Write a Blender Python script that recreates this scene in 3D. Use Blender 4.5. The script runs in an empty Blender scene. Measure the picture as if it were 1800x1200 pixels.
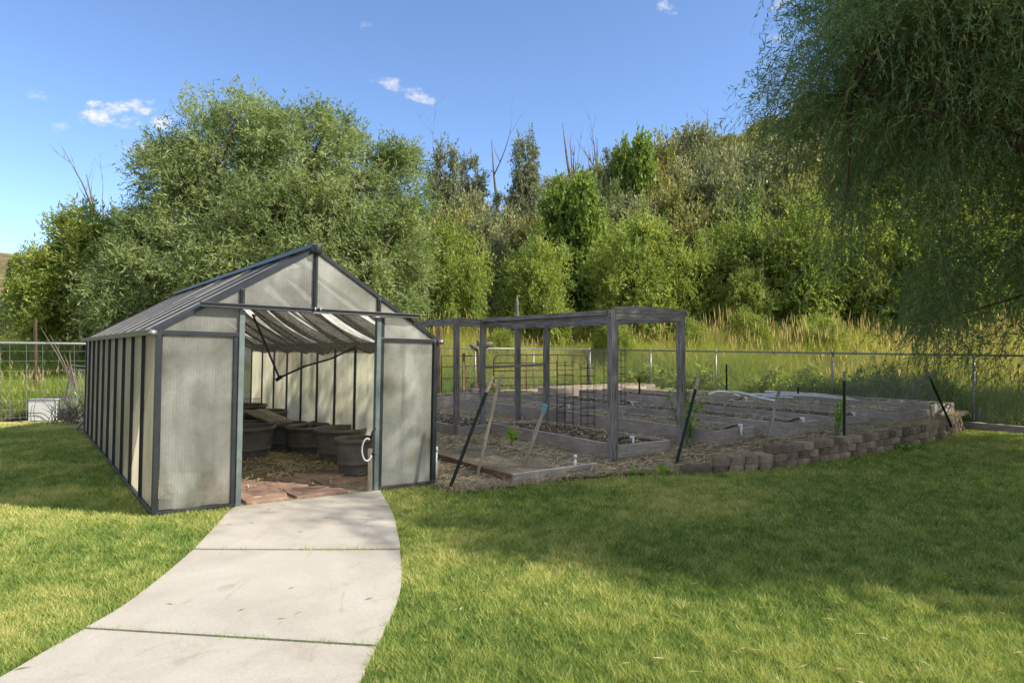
import bpy, math, random
import numpy as np
from mathutils import Matrix, Vector

sc = bpy.context.scene
C = sc.collection
R = math.radians

# ------------------------------------------------------------------ camera, sky, sun, exposure
F, CX, CY, CAMH = 1180.0, 900.0, 612.0, 1.65
cam_d = bpy.data.cameras.new("camera")
cam = bpy.data.objects.new("camera", cam_d)
C.objects.link(cam)
cam.location = (0, 0, CAMH)
cam.rotation_euler = (R(90), 0, 0)
cam_d.sensor_width = 36.0
cam_d.lens = F / 1800 * 36.0
cam_d.shift_y = 12.0 / 1800
cam_d.clip_start = 0.05
cam_d.clip_end = 3000
sc.camera = cam

SUN_EL = R(39)
SUN_AZ = math.atan2(0.97, -0.24)          # clockwise from +Y
SKY_STRENGTH, SUN_STRENGTH = 0.15, 3.1
world = bpy.data.worlds.new("World")
sc.world = world
world.use_nodes = True
wn, wl = world.node_tree.nodes, world.node_tree.links
wn.clear()
w_out = wn.new("ShaderNodeOutputWorld")
w_bg = wn.new("ShaderNodeBackground")
w_bg.inputs[1].default_value = SKY_STRENGTH
sky = wn.new("ShaderNodeTexSky")
sky.sky_type = 'NISHITA'
sky.sun_disc = False
sky.sun_elevation = SUN_EL
sky.sun_rotation = SUN_AZ
sky.altitude = 2000
sky.air_density = 1.0
sky.dust_density = 0.4
sky.ozone_density = 1.6
wl.new(w_bg.outputs[0], w_out.inputs[0])

sun_d = bpy.data.lights.new("sun", 'SUN')
sun_d.energy = SUN_STRENGTH
sun_d.angle = R(0.53)
sun_d.color = (1.0, 0.91, 0.76)
sun = bpy.data.objects.new("sun", sun_d)
C.objects.link(sun)
to_sun = Vector((math.sin(SUN_AZ) * math.cos(SUN_EL), math.cos(SUN_AZ) * math.cos(SUN_EL), math.sin(SUN_EL)))
sun.rotation_euler = to_sun.to_track_quat('Z', 'Y').to_euler()
sun.location = (30, -8, 30)

sc.view_settings.view_transform = 'Standard'
sc.view_settings.look = 'None'
sc.view_settings.exposure = 1.42
sc.view_settings.gamma = 1.0
sc.cycles.max_bounces = 8
sc.cycles.diffuse_bounces = 3
sc.cycles.transmission_bounces = 6
sc.cycles.transparent_max_bounces = 12
sc.cycles.sample_clamp_indirect = 6.0


def wmath(op, a, b=None, c=None):
    n = wn.new("ShaderNodeMath")
    n.operation = op
    for i, v in enumerate((a, b, c)):
        if v is None:
            continue
        if isinstance(v, (int, float)):
            n.inputs[i].default_value = v
        else:
            wl.new(v, n.inputs[i])
    return n.outputs[0]


def build_clouds():
    """Small fair-weather clouds at fixed directions of the sky."""
    tc = wn.new("ShaderNodeTexCoord")
    sep = wn.new("ShaderNodeSeparateXYZ")
    wl.new(tc.outputs['Generated'], sep.inputs[0])
    ysafe = wmath('MAXIMUM', sep.outputs[1], 0.05)
    a = wmath('DIVIDE', sep.outputs[0], ysafe)
    b = wmath('DIVIDE', sep.outputs[2], ysafe)
    noise = wn.new("ShaderNodeTexNoise")
    noise.inputs['Scale'].default_value = 42
    noise.inputs['Detail'].default_value = 6
    noise.inputs['Roughness'].default_value = 0.7
    mp = wn.new("ShaderNodeMapping")
    mp.inputs['Scale'].default_value = (1, 1, 1.7)
    wl.new(tc.outputs['Generated'], mp.inputs[0])
    wl.new(mp.outputs[0], noise.inputs['Vector'])
    nz = wmath('MULTIPLY', wmath('SUBTRACT', noise.outputs[0], 0.5), 6.5)
    total = None
    for (px, py, hw, hh, sl, st) in ((196, 199, 50, 19, -0.02, 1.0), (245, 190, 24, 13, -0.1, .9), (285, 215, 22, 11, 0, .9), (250, 263, 30, 12, 0, .75),
                                 (722, 160, 50, 11, .42, .62), (695, 148, 30, 6, .2, .5), (68, 171, 19, 9, .3, .4), (1176, 15, 15, 11, .2, .7),
                                 (72, 392, 26, 5, 0, .6), (1376, 6, 26, 14, .2, .7), (640, 45, 14, 7, 0, .22), (105, 222, 14, 7, 0, .25),
                                 (1362, 66, 14, 9, 0, .4), (170, 205, 22, 12, .2, .8)):
        a0, b0 = (px - CX) / F, (CY - py) / F
        da = wmath('SUBTRACT', a, a0)
        db = wmath('SUBTRACT', b, b0)
        db = wmath('ADD', db, wmath('MULTIPLY', da, sl))
        hw, hh = hw * 1.25, hh * 1.3
        ea = wmath('MULTIPLY', da, F / hw)
        eb = wmath('MULTIPLY', db, F / hh)
        r2 = wmath('ADD', wmath('MULTIPLY', ea, ea), wmath('MULTIPLY', eb, eb))
        m = wmath('SUBTRACT', wmath('ADD', 0.85, nz), r2)
        mr = wn.new("ShaderNodeMapRange")
        mr.interpolation_type = 'SMOOTHSTEP'
        mr.inputs['From Min'].default_value = -0.2
        mr.inputs['From Max'].default_value = 1.7
        mr.inputs['To Max'].default_value = st
        wl.new(m, mr.inputs['Value'])
        total = mr.outputs[0] if total is None else wmath('MAXIMUM', total, mr.outputs[0])
    # unseen broken cloud added overhead and behind the camera to fill the shade
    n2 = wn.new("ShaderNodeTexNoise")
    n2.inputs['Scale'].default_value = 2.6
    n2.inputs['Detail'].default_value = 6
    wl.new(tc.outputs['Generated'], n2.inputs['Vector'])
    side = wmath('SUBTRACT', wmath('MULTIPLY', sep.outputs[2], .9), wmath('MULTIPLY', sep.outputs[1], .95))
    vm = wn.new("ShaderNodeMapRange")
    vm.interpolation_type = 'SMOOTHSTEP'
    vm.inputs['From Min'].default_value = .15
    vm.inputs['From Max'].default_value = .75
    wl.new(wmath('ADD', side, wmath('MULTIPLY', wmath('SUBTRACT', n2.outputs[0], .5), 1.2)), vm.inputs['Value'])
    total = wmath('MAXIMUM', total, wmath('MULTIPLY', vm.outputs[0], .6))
    mix = wn.new("ShaderNodeMix")
    mix.data_type = 'RGBA'
    wl.new(total, mix.inputs[0])
    hs = wn.new("ShaderNodeHueSaturation")
    hs.inputs['Saturation'].default_value = 1.0
    hs.inputs['Value'].default_value = 1.0
    wl.new(sky.outputs[0], hs.inputs['Color'])
    tint = wn.new("ShaderNodeMix")
    tint.data_type = 'RGBA'
    tint.blend_type = 'MULTIPLY'
    tint.inputs[0].default_value = 1.0
    tint.inputs[7].default_value = (.54, .585, .65, 1)
    wl.new(hs.outputs[0], tint.inputs[6])
    wl.new(tint.outputs[2], mix.inputs[6])
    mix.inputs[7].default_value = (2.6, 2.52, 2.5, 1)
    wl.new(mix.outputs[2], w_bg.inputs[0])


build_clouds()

# ------------------------------------------------------------------ site frame and terrain height
U = np.array([0.831, 0.556])
V = np.array([-0.556, 0.831])
ORG = np.array([1.5, 9.6])
GE_T = np.array([0.804, 0.5946])
GE_S = np.array([-0.5946, 0.804])
G0 = np.array([-3.51, 6.58])
GW, GL, GROLL = 3.12, 8.1, 0.0225


def sst(e0, e1, x):
    t = np.clip((np.asarray(x, float) - e0) / (e1 - e0), 0, 1)
    return t * t * (3 - 2 * t)


def uv_of(x, y):
    rx, ry = np.asarray(x, float) - ORG[0], np.asarray(y, float) - ORG[1]
    return rx * U[0] + ry * U[1], rx * V[0] + ry * V[1]


def uv_pt(u, v):
    p = ORG + u * U + v * V
    return float(p[0]), float(p[1])


def ts_of(x, y):
    rx, ry = np.asarray(x, float) - G0[0], np.asarray(y, float) - G0[1]
    return rx * GE_T[0] + ry * GE_T[1], rx * GE_S[0] + ry * GE_S[1]


def ground(x, y):
    x = np.asarray(x, float)
    y = np.asarray(y, float)
    t, s = ts_of(x, y)
    dip = -GROLL * np.interp(t, [0, GW, GW + 2.2], [0, GW, 0.0]) * sst(-3.2, -0.6, s)
    u, v = uv_of(x, y)
    d = np.maximum(np.maximum(u - 9.2, v - 11.4), 0)
    rise = 1.45 * sst(20, 33, y) * sst(0, 3, d) + 0.12 * sst(0, 1.5, d)
    H = np.clip(10.0 + 0.30 * (x + 12), 2.5, 34)
    hill = H * sst(35, 82, y) * sst(-40, -16, x)
    far = 36 * np.exp(-((x + 215) / 110) ** 2) * sst(130, 270, y) + 3 * sst(40, 120, y)
    return dip + rise + hill + far


GU = [-4, 0, 1, 1.9, 3, 4.5, 10]
GZ = [0.0, 0.02, 0.06, 0.12, 0.2, 0.26, 0.29]


def soil(x, y):
    u, v = uv_of(x, y)
    return ground(x, y) + 0.012 + np.interp(u, GU, GZ)


def gpt(px, py, zf=ground):
    z = 0.0
    for _ in range(12):
        Y = F * (CAMH - z) / (py - CY)
        X = (px - CX) / F * Y
        z = float(zf(X, Y))
    return np.array([X, Y, z])


def at(px, py, Y):
    return np.array([(px - CX) / F * Y, Y, CAMH + (CY - py) / F * Y])


def in_poly(x, y, poly):
    x = np.asarray(x)
    y = np.asarray(y)
    inside = np.zeros(x.shape, bool)
    n = len(poly)
    for i in range(n):
        x0, y0 = poly[i][0], poly[i][1]
        x1, y1 = poly[(i + 1) % n][0], poly[(i + 1) % n][1]
        c = ((y0 > y) != (y1 > y))
        with np.errstate(divide='ignore', invalid='ignore'):
            xi = (x1 - x0) * (y - y0) / (y1 - y0 + 1e-12) + x0
        inside ^= c & (x < xi)
    return inside


def vnoise(x, y, scale, seed=0):
    """Smooth value noise on the plane, 0..1."""
    rs = np.random.RandomState(seed)
    tab = rs.rand(256, 256)
    xs, ys = np.asarray(x) * scale + 1000, np.asarray(y) * scale + 1000
    xi, yi = np.floor(xs).astype(int), np.floor(ys).astype(int)
    fx, fy = xs - xi, ys - yi
    fx, fy = fx * fx * (3 - 2 * fx), fy * fy * (3 - 2 * fy)
    g = lambda i, j: tab[(xi + i) & 255, (yi + j) & 255]
    return (g(0, 0) * (1 - fx) + g(1, 0) * fx) * (1 - fy) + (g(0, 1) * (1 - fx) + g(1, 1) * fx) * fy


# ------------------------------------------------------------------ object helpers
def tag(o, label=None, cat=None, group=None, kind=None):
    if label: o["label"] = label
    if cat: o["category"] = cat
    if group: o["group"] = group
    if kind: o["kind"] = kind
    return o


def thing(name, label, cat, loc=(0, 0, 0), group=None, rot=(0, 0, 0)):
    o = bpy.data.objects.new(name, None)
    C.objects.link(o)
    o.location = loc
    o.rotation_euler = rot
    o.empty_display_size = 0.1
    return tag(o, label, cat, group)


def link(name, me, mat=None, parent=None):
    o = bpy.data.objects.new(name, me)
    C.objects.link(o)
    if mat is not None and not me.materials:
        me.materials.append(mat)
    if parent is not None:
        o.parent = parent
    return o


def copy_tree(o, parent=None):
    c = o.copy()
    C.objects.link(c)
    if parent is not None:
        c.parent = parent
    for ch in [k for k in bpy.data.objects if k.parent == o]:
        copy_tree(ch, c)
    return c


def fast_mesh(name, verts, nper, attrs=None, smooth=False):
    """verts: (N*nper,3) array, one face of nper corners per consecutive block."""
    verts = np.ascontiguousarray(verts, np.float32)
    nv = len(verts)
    nf = nv // nper
    me = bpy.data.meshes.new(name)
    me.vertices.add(nv)
    me.vertices.foreach_set("co", verts.ravel())
    me.loops.add(nv)
    me.loops.foreach_set("vertex_index", np.arange(nv, dtype=np.int32))
    me.polygons.add(nf)
    me.polygons.foreach_set("loop_start", np.arange(0, nv, nper, dtype=np.int32))
    for k, a in (attrs or {}).items():
        at_ = me.attributes.new(k, 'FLOAT', 'POINT')
        at_.data.foreach_set("value", np.ascontiguousarray(a, np.float32))
    me.update(calc_edges=True)
    me.validate()
    return me


def grid_mesh(name, xs, ys, zf, mask=None):
    X, Y = np.meshgrid(xs, ys)
    Z = zf(X, Y)
    nx, ny = len(xs), len(ys)
    v = np.stack([X.ravel(), Y.ravel(), Z.ravel()], 1)
    i = np.arange(nx - 1)
    j = np.arange(ny - 1)
    I, J = np.meshgrid(i, j)
    a = (J * nx + I).ravel()
    f = np.stack([a, a + 1, a + 1 + nx, a + nx], 1)
    if mask is not None:
        cx = v[f][:, :, 0].mean(1)
        cy = v[f][:, :, 1].mean(1)
        f = f[mask(cx, cy)]
        used = np.unique(f)
        remap = -np.ones(len(v), int)
        remap[used] = np.arange(len(used))
        v = v[used]
        f = remap[f]
    me = bpy.data.meshes.new(name)
    me.from_pydata(v.tolist(), [], f.tolist())
    me.polygons.foreach_set("use_smooth", [True] * len(me.polygons))
    me.update()
    return me


class MB:
    def __init__(self):
        self.v, self.f, self.sm = [], [], []

    def add(self, v, f, smooth=False):
        n = len(self.v)
        self.v += [tuple(map(float, p)) for p in v]
        self.f += [tuple(i + n for i in q) for q in f]
        self.sm += [smooth] * len(f)
        return self

    def box(self, x0, y0, z0, x1, y1, z1):
        v = [(x0, y0, z0), (x1, y0, z0), (x1, y1, z0), (x0, y1, z0), (x0, y0, z1), (x1, y0, z1), (x1, y1, z1), (x0, y1, z1)]
        return self.add(v, [(0, 3, 2, 1), (4, 5, 6, 7), (0, 1, 5, 4), (1, 2, 6, 5), (2, 3, 7, 6), (3, 0, 4, 7)])

    def bar(self, p0, p1, w, h, up=(0, 0, 1)):
        p0, p1 = Vector(p0), Vector(p1)
        d = (p1 - p0).normalized()
        up = Vector(up)
        if abs(d.dot(up)) > 0.98:
            up = Vector((0, 1, 0)) if abs(d.y) < .9 else Vector((1, 0, 0))
        s = d.cross(up).normalized()
        t = s.cross(d)
        v = []
        for p in (p0, p1):
            for a, b in ((-1, -1), (1, -1), (1, 1), (-1, 1)):
                v.append(p + s * (a * w / 2) + t * (b * h / 2))
        return self.add(v, [(0, 1, 2, 3), (7, 6, 5, 4), (0, 4, 5, 1), (1, 5, 6, 2), (2, 6, 7, 3), (3, 7, 4, 0)])

    def tube(self, pts, r, n=6, cap=True):
        pts = [Vector(p) for p in pts]
        rs = r if hasattr(r, '__len__') else [r] * len(pts)
        v, f = [], []
        prev = None
        for i, p in enumerate(pts):
            d = (pts[min(i + 1, len(pts) - 1)] - pts[max(i - 1, 0)])
            d = d.normalized() if d.length > 1e-9 else Vector((0, 0, 1))
            if prev is None:
                a = Vector((0, 0, 1)) if abs(d.z) < .9 else Vector((1, 0, 0))
                s = d.cross(a).normalized()
            else:
                s = (prev - d * prev.dot(d))
                s = s.normalized() if s.length > 1e-6 else d.orthogonal().normalized()
            prev = s
            t = d.cross(s)
            for k in range(n):
                an = 2 * math.pi * k / n
                v.append(p + (s * math.cos(an) + t * math.sin(an)) * rs[i])
        for i in range(len(pts) - 1):
            for k in range(n):
                k2 = (k + 1) % n
                f.append((i * n + k, i * n + k2, (i + 1) * n + k2, (i + 1) * n + k))
        if cap:
            f.append(tuple(range(n - 1, -1, -1)))
            f.append(tuple((len(pts) - 1) * n + k for k in range(n)))
        return self.add(v, f, True)

    def lathe(self, prof, n=24, c=(0, 0, 0)):
        v, f = [], []
        for (r, z) in prof:
            for k in range(n):
                a = 2 * math.pi * k / n
                v.append((c[0] + r * math.cos(a), c[1] + r * math.sin(a), c[2] + z))
        for i in range(len(prof) - 1):
            for k in range(n):
                k2 = (k + 1) % n
                f.append((i * n + k, i * n + k2, (i + 1) * n + k2, (i + 1) * n + k))
        return self.add(v, f, True)

    def sheet(self, rows, thick=None, smooth=True):
        nr, nc = len(rows), len(rows[0])
        v = [p for r in rows for p in r]
        f = [(i * nc + j, i * nc + j + 1, (i + 1) * nc + j + 1, (i + 1) * nc + j) for i in range(nr - 1) for j in range(nc - 1)]
        return self.add(v, f, smooth)

    def mesh(self, name):
        me = bpy.data.meshes.new(name)
        me.from_pydata(self.v, [], self.f)
        me.polygons.foreach_set("use_smooth", self.sm)
        me.update()
        return me

    def build(self, name, mat, parent=None, bevel=0.0, solid=0.0):
        o = link(name, self.mesh(name), mat, parent)
        if solid:
            m = o.modifiers.new("solid", 'SOLIDIFY')
            m.thickness = solid
            m.offset = 0
        if bevel:
            m = o.modifiers.new("bevel", 'BEVEL')
            m.width = bevel
            m.segments = 2
            m.limit_method = 'ANGLE'
        return o


def board(name, p0, p1, w, h, mat, parent=None, up=(0, 0, 1), bevel=0.004, wob=0.0, seed=0):
    """One squared timber, its own mesh with local X along the length. Coordinates in the parent's frame."""
    p0, p1 = Vector(p0), Vector(p1)
    L = (p1 - p0).length
    d = (p1 - p0) / L
    up = Vector(up)
    if abs(d.dot(up)) > 0.98:
        up = Vector((0, 1, 0)) if abs(d.y) < .9 else Vector((1, 0, 0))
    s = up.cross(d).normalized()
    t = d.cross(s)
    rg = random.Random(seed + int(L * 977))
    n = max(1, int(L / 0.5)) if wob else 1
    v, f = [], []
    for i in range(n + 1):
        oy, oz = (rg.uniform(-wob, wob), rg.uniform(-wob, wob)) if wob else (0, 0)
        for a, b in ((-1, -1), (1, -1), (1, 1), (-1, 1)):
            v.append((L * i / n, a * w / 2 + oy, b * h / 2 + oz))
    for i in range(n):
        for k in range(4):
            k2 = (k + 1) % 4
            f.append((i * 4 + k, (i + 1) * 4 + k, (i + 1) * 4 + k2, i * 4 + k2)[::-1])
    f.append((0, 1, 2, 3)[::-1])
    f.append(tuple(n * 4 + k for k in range(4)))
    mb = MB()
    mb.add(v, f)
    o = mb.build(name, mat, parent, bevel)
    M = Matrix(((d.x, s.x, t.x, p0.x), (d.y, s.y, t.y, p0.y), (d.z, s.z, t.z, p0.z), (0, 0, 0, 1)))
    o.matrix_basis = M
    return o


# ------------------------------------------------------------------ materials
class NT:
    def __init__(self, name):
        self.m = bpy.data.materials.new(name)
        self.m.use_nodes = True
        self.n, self.l = self.m.node_tree.nodes, self.m.node_tree.links
        self.n.clear()
        self.out = self.n.new("ShaderNodeOutputMaterial")
        self.tc = self.n.new("ShaderNodeTexCoord")

    def put(self, a, sock):
        if a is None: return
        if hasattr(a, 'node'):
            self.l.new(a, sock)
        else:
            if sock.type == 'RGBA' and len(a) == 3: a = (*a, 1)
            sock.default_value = a

    def coords(self, scale=(1, 1, 1), space='Object'):
        mp = self.n.new("ShaderNodeMapping")
        mp.inputs['Scale'].default_value = scale
        if space == 'World':
            g = self.n.new("ShaderNodeNewGeometry")
            self.l.new(g.outputs['Position'], mp.inputs[0])
        else:
            self.l.new(self.tc.outputs[space], mp.inputs[0])
        return mp.outputs[0]

    def noise(self, scale, detail=4, rough=.55, stretch=(1, 1, 1), space='Object', dist=0):
        n = self.n.new("ShaderNodeTexNoise")
        n.inputs['Scale'].default_value = scale
        n.inputs['Detail'].default_value = detail
        n.inputs['Roughness'].default_value = rough
        n.inputs['Distortion'].default_value = dist
        self.l.new(self.coords(stretch, space), n.inputs['Vector'])
        return n.outputs[0]

    def ramp(self, fac, stops):
        r = self.n.new("ShaderNodeValToRGB")
        e = r.color_ramp.elements
        while len(e) < len(stops): e.new(0.5)
        for k, (p, c) in enumerate(stops):
            e[k].position = p
            e[k].color = (*c, 1) if hasattr(c, '__len__') else (c, c, c, 1)
        self.put(fac, r.inputs[0])
        return r.outputs[0]

    def mix(self, fac, a, b, mode='MIX'):
        m = self.n.new("ShaderNodeMix")
        m.data_type = 'RGBA'
        m.blend_type = mode
        self.put(fac, m.inputs[0])
        self.put(a, m.inputs[6])
        self.put(b, m.inputs[7])
        return m.outputs[2]

    def math(self, op, a, b=0.0):
        m = self.n.new("ShaderNodeMath")
        m.operation = op
        self.put(a, m.inputs[0])
        self.put(b, m.inputs[1])
        return m.outputs[0]

    def attr(self, name):
        a = self.n.new("ShaderNodeAttribute")
        a.attribute_name = name
        return a.outputs['Fac']

    def rnd(self):
        return self.n.new("ShaderNodeObjectInfo").outputs['Random']

    def bump(self, h, strength=.4, dist=.01):
        b = self.n.new("ShaderNodeBump")
        b.inputs['Strength'].default_value = strength
        b.inputs['Distance'].default_value = dist
        self.put(h, b.inputs['Height'])
        return b.outputs[0]

    def pbsdf(self, col, rough=.7, metal=0.0, spec=.3, normal=None):
        p = self.n.new("ShaderNodeBsdfPrincipled")
        self.put(col, p.inputs['Base Color'])
        self.put(rough, p.inputs['Roughness'])
        p.inputs['Metallic'].default_value = metal
        p.inputs['Specular IOR Level'].default_value = spec
        if normal is not None: self.l.new(normal, p.inputs['Normal'])
        return p.outputs[0]

    def shader(self, typ, col=None, **kw):
        s = self.n.new(typ)
        if col is not None: self.put(col, s.inputs['Color'])
        for k, v in kw.items(): self.put(v, s.inputs[k])
        return s.outputs[0]

    def mixs(self, fac, a, b):
        m = self.n.new("ShaderNodeMixShader")
        self.put(fac, m.inputs[0])
        self.l.new(a, m.inputs[1])
        self.l.new(b, m.inputs[2])
        return m.outputs[0]

    def done(self, s):
        self.l.new(s, self.out.inputs[0])
        return self.m


def m_leaf(name, stops, trans=.35, rough=.5, tboost=(1.4, 1.4, .8), gain=1.9):
    t = NT(name)
    stops = [(p, tuple(min(q * gain, .6) for q in c)) for p, c in stops]
    c = t.ramp(t.attr("var"), stops)
    g = t.noise(.9, 3, .6, space='World')
    c = t.mix(.35, c, t.ramp(g, [(.3, (.65, .65, .65)), (.7, (1, 1, .9))]), 'MULTIPLY')
    d = t.pbsdf(c, rough, 0, .25)
    tb = t.mix(1.0, c, tboost, 'MULTIPLY')
    tr = t.shader("ShaderNodeBsdfTranslucent", tb)
    return t.done(t.mixs(trans, d, tr))


def m_wood(name, c0, c1, c2, bump=.5, rough=.85, scale=1.0, grain=.5, top_gain=1.0):
    t = NT(name)
    g = t.noise(7 * scale, 6, .65, (.5, 7, 7), dist=.4)
    k = t.noise(2.2 * scale, 4, .6)
    f = t.noise(26 * scale, 3, .6, (.35, 5, 5))
    c = t.ramp(g, [(.3, c0), (.52, c1), (.72, c2)])
    c = t.mix(.55, c, t.ramp(k, [(.3, .45), (.65, 1.1)]), 'MULTIPLY')
    c = t.mix(.35, c, t.ramp(t.rnd(), [(0, .65), (1, 1.25)]), 'MULTIPLY')
    c = t.mix(grain, c, t.ramp(f, [(.36, .35), (.48, 1.0)]), 'MULTIPLY')
    if top_gain > 1:
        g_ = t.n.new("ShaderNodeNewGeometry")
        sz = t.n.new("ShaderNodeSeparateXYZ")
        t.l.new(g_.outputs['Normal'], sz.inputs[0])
        c = t.mix(t.ramp(sz.outputs[2], [(.6, 0.0), (.8, 1.0)]), c, t.mix(1.0, c, (top_gain, top_gain, top_gain), 'MULTIPLY'))  # faces turned upward get a lighter colour
    return t.done(t.pbsdf(c, rough, 0, .2, t.bump(t.math('ADD', g, f), bump, .006)))


def m_metal(name, col, rough=.45, metal=.8, rust=None, amt=.5):
    t = NT(name)
    n = t.noise(9, 5, .6)
    c = t.mix(.6, col, t.ramp(n, [(.3, .55), (.7, 1.15)]), 'MULTIPLY')
    if rust:
        c = t.mix(t.ramp(t.noise(14, 5, .65), [(amt, 0.0), (amt + .12, 1.0)]), c, rust)
    return t.done(t.pbsdf(c, rough, metal, .4))


def m_plain(name, col, rough=.6, spec=.3, var=.35, scale=6, bump=.2, metal=0):
    t = NT(name)
    n = t.noise(scale, 6, .62)
    n2 = t.noise(scale * 8, 3, .6)
    c = t.mix(1.0, col, t.ramp(n, [(.25, 1 - var), (.75, 1 + var * .4)]), 'MULTIPLY')
    c = t.mix(.3, c, t.ramp(n2, [(.3, .6), (.7, 1.1)]), 'MULTIPLY')
    return t.done(t.pbsdf(c, rough, metal, spec, t.bump(n2, bump, .004)))


def m_attr(name, stops, rough=.7, trans=0.0, spec=.2):
    t = NT(name)
    c = t.ramp(t.attr("var"), stops)
    d = t.pbsdf(c, rough, 0, spec)
    if trans:
        d = t.mixs(trans, d, t.shader("ShaderNodeBsdfTranslucent", t.mix(1.0, c, (1.35, 1.35, .8), 'MULTIPLY')))
    return t.done(d)


MW = m_wood("weathered_grey_wood", (.08, .076, .07), (.25, .236, .218), (.42, .39, .355), grain=.4, top_gain=1.3)
MWB = m_wood("weathered_bed_wood", (.24, .208, .178), (.375, .335, .288), (.48, .432, .372), grain=.25, top_gain=1.9)
MWR = m_wood("reddish_wood", (.10, .06, .04), (.22, .14, .10), (.30, .21, .16))
MWP = m_wood("pale_stake_wood", (.22, .18, .13), (.40, .34, .26), (.52, .45, .36))
MGH = m_metal("charcoal_aluminium", (.035, .04, .045), .42, .3)
MGR = m_metal("green_grey_post", (.16, .205, .20), .5, .35, (.30, .25, .20), .62)
MGUT = m_metal("dull_olive_gutter", (.20, .195, .15), .6, .2)
MRAFT = m_metal("pale_weathered_rafter", (.40, .385, .34), .6, .2)
MGALV = m_metal("galvanised_steel", (.27, .285, .29), .45, .75)
MWIRE = m_metal("galvanised_wire", (.36, .38, .38), .5, .6)
MTP = m_metal("dark_green_steel", (.018, .028, .026), .55, .2)
MRUST = m_metal("rusty_pipe", (.06, .05, .045), .7, .3, (.13, .06, .03), .5)
MWHITE = m_plain("white_plastic", (.72, .73, .72), .45, .4, .15)
MPIPE = m_plain("pale_pvc", (.62, .68, .68), .5, .4, .15)
MBLACK = m_plain("black_hose", (.012, .012, .013), .6, .3, .2)
MBATT = m_plain("dark_hem", (.055, .05, .042), .8, .1)
MBARREL = m_plain("dark_grey_plastic_tub", (.165, .15, .13), .62, .35, .35, 5)
MSOIL = m_plain("dark_potting_soil", (.12, .078, .052), .95, .1, .5, 25, 1.0)


def m_pane(name, clean, dirt, transl=.62, clear=.10, ribaxis=0, rough=.32, spec=.35, streak=.55):
    t = NT(name)
    big = t.noise(1.25, 4, .55, (1, 1, .8), dist=.5)
    st = t.noise(4.5, 4, .6, (1.6, 1.6, .18))
    sp = t.noise(22, 4, .7)
    c = t.ramp(big, [(.30, dirt), (.47, tuple(.45 * a + .55 * b for a, b in zip(dirt, clean))), (.64, clean)])
    c = t.mix(streak, c, t.ramp(st, [(.33, (.42, .41, .36)), (.58, (1, 1, 1))]), 'MULTIPLY')
    c = t.mix(.22, c, t.ramp(sp, [(.36, (.55, .55, .5)), (.5, (1, 1, 1))]), 'MULTIPLY')
    sx = t.n.new("ShaderNodeSeparateXYZ")
    t.l.new(t.coords(), sx.inputs[0])
    rib = t.math('SINE', t.math('MULTIPLY', sx.outputs[ribaxis], 2 * math.pi / .03))
    rib01 = t.math('ADD', t.math('MULTIPLY', rib, .5), .5)
    c = t.mix(.12, c, t.ramp(rib01, [(.1, .55), (.5, 1.0)]), 'MULTIPLY')
    nrm = t.bump(rib01, .35, .003)
    dif = t.pbsdf(c, rough, 0, spec, nrm)
    tr = t.shader("ShaderNodeBsdfTranslucent", c)
    s = t.mixs(transl, dif, tr)
    tp = t.shader("ShaderNodeBsdfTransparent", (.85, .86, .82))
    return t.done(t.mixs(clear, s, tp))


MP_F = m_pane("polycarbonate_front", (.80, .82, .80), (.20, .20, .155), .6, .46, 0, .22, .6, .25)
MP_S = m_pane("polycarbonate_side", (.95, .93, .83), (.80, .76, .58), .80, .34, 1, .32, .35, .3)
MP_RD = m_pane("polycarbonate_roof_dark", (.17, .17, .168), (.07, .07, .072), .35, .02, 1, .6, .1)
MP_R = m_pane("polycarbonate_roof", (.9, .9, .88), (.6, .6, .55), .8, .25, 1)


def m_cloth(name="grey_shade_cloth", clear=.36):
    t = NT(name)
    n = t.noise(30, 3, .6)
    c = t.ramp(n, [(.3, (.14, .134, .12)), (.7, (.225, .215, .195))])
    d = t.pbsdf(c, .9, 0, .05)
    d = t.mixs(.35, d, t.shader("ShaderNodeBsdfTranslucent", c))
    return t.done(t.mixs(clear, d, t.shader("ShaderNodeBsdfTransparent", (1, 1, 1))))


MCLOTH = m_cloth()
MCLOTH2 = m_cloth("open_shade_net", .74)


def m_terrain():
    t = NT("dry_ground")
    a = t.noise(.35, 6, .6, space='World')
    b = t.noise(6, 5, .65, space='World')
    c = t.ramp(a, [(.35, (.10, .095, .04)), (.5, (.17, .135, .07)), (.66, (.24, .185, .11))])
    c = t.mix(.6, c, t.ramp(b, [(.3, .5), (.7, 1.2)]), 'MULTIPLY')
    return t.done(t.pbsdf(c, .95, 0, .1, t.bump(b, .8, .05)))


def m_soilbed():
    t = NT("straw_littered_soil")
    a = t.noise(1.1, 5, .6, space='World')
    b = t.noise(24, 5, .7, space='World')
    e = t.noise(70, 3, .7, (1, .25, 1), space='World')
    c = t.ramp(a, [(.35, (.26, .21, .145)), (.55, (.45, .375, .255)), (.7, (.58, .49, .35))])
    c = t.mix(.7, c, t.ramp(b, [(.3, .4), (.7, 1.25)]), 'MULTIPLY')
    c = t.mix(.6, c, t.ramp(e, [(.4, .6), (.62, 1.3)]), 'MULTIPLY')
    return t.done(t.pbsdf(c, .95, 0, .1, t.bump(t.math('ADD', b, e), .9, .03)))


def m_lawn():
    t = NT("turf_thatch")
    b = t.noise(18, 5, .7, space='World')
    c = t.ramp(b, [(.3, (.08, .11, .026)), (.55, (.16, .18, .05)), (.72, (.26, .23, .095))])
    return t.done(t.pbsdf(c, .95, 0, .1, t.bump(b, .9, .02)))


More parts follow.
